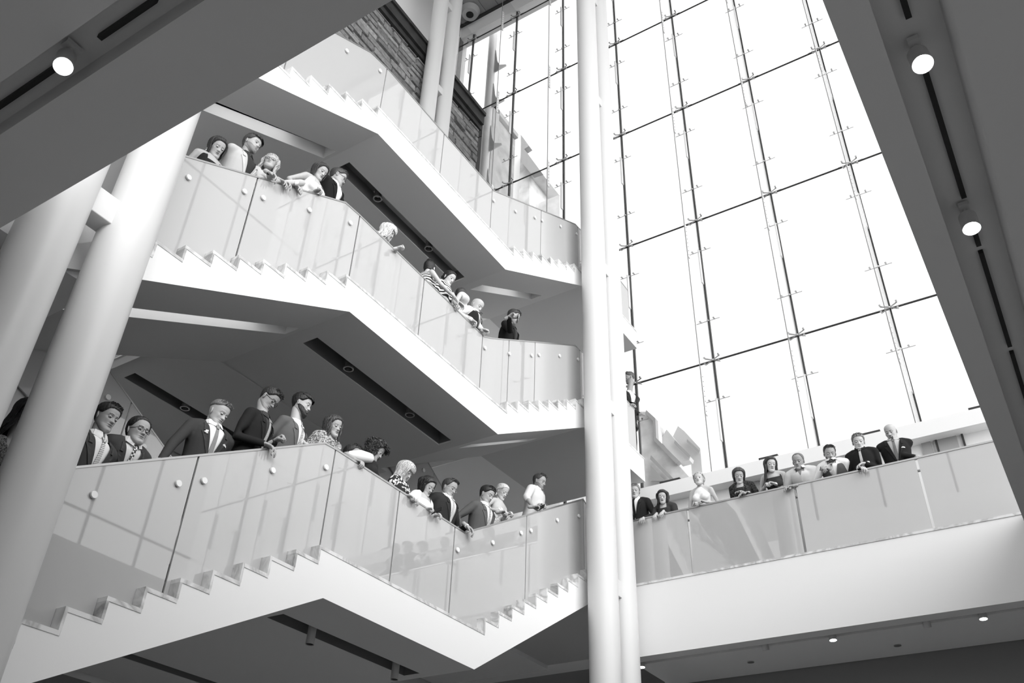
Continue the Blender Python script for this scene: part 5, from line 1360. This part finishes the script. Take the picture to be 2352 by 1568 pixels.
bguest('tall bald man with goatee in black suit, rightmost on the bridge', 2047, 993, 12.90, az=-84, look=-104, pitch=22, hair='bald', hg=.03, tg=.018, tie=.16, shirt=.45, sk=.45, beard=.61, fat=.3, s=1.05, extra=('pocket',), hands=((Vector((-1.25, 12.75, 8.02)), 'relaxed', (-60, -20)), (Vector((-2.0, 12.9, 7.7)), 'relaxed', (-90, -60))))
# things in their hands
def phone(label, P, az, pitch, roll=0):
    o = MB().box(-.036, .036, -.0045, .0045, -.07, .07).build('phone', mat('phone_black', .012, .25), bevel=.004); o.location = P
    o.rotation_euler = (math.radians(pitch), math.radians(roll), math.radians(az - 90)); tag(o, label, 'phone')
    MB().box(-.031, .031, -.0055, -.0044, -.060, .060).build('screen', mat('phone_screen', .03, .08), o)
    MB().tube((.018, .0045, .05), (.018, .0062, .05), .007, n=12).build('camera_lens', mat('lens_ring', .2, .2), o)
phone('dark phone held by the dark-haired woman in glasses and white top', at(1003, 1172, 0, -6.20), 40, -60, 60)
phone('black phone held up by the man in black on the middle stair', at(1189, 731, 0, -6.09), 10, -25, 70)
phone('black phone held low by the man in the pale button shirt', at(1243, 1165, 0, -6.27), 0, -75, 70)
def tissue(label, P, r, name='tissue'):
    v, f = ell((0, 0, 0), (r, r * .7, r * 1.2), n=14, m=10); v = [(x + RND.uniform(-.15, .15) * r, y + RND.uniform(-.15, .15) * r, z + RND.uniform(-.15, .15) * r) for x, y, z in v]
    o = mesh_obj(name, v, f, None, [cloth(.88)], None); o.location = P; tag(o, label, 'tissue')
tissue('crumpled white tissue on the rail between two women on the middle stair', at(681, 420, 0, -6.24), .03)
tissue('white tissue held under the chin of the woman with long dark hair', at(733, 430, 0, -6.22), .026)
# groups of repeats
for o in list(COL.objects):
    if o.parent is not None or 'category' not in o: continue
    c = o['category']; z = o.location.z; y = o.location.y
    if c == 'person': o['group'] = 'guests along the bridge balustrade' if z > 6.85 and z < 6.95 and y > 12.4 else ('guests on the lowest stair' if z < 6.6 and o.location.x < -6 else 'guests on the middle stair')
    elif c == 'staircase': o['group'] = 'white stairs stacked one above another'
    elif c == 'balustrade': o['group'] = 'frosted glass balustrades'
    elif c == 'column' and o.name.startswith('twin_column'): o['group'] = 'paired white columns'
    elif c == 'lamp': o['group'] = 'track spotlights' if o.name.startswith('track_lamp') else 'round downlights'
    elif c == 'grille': o['group'] = 'dark grilles on the window sill'
    elif c == 'track': o['group'] = 'lighting tracks'
    elif c == 'phone': o['group'] = 'phones in the hands of guests'
    elif c == 'tower': o['group'] = 'stone towers outside the glass'
    elif c == 'sprinkler': o['group'] = 'discs in the bridge underside'
    elif c == 'tissue': o['group'] = 'tissues held by guests'
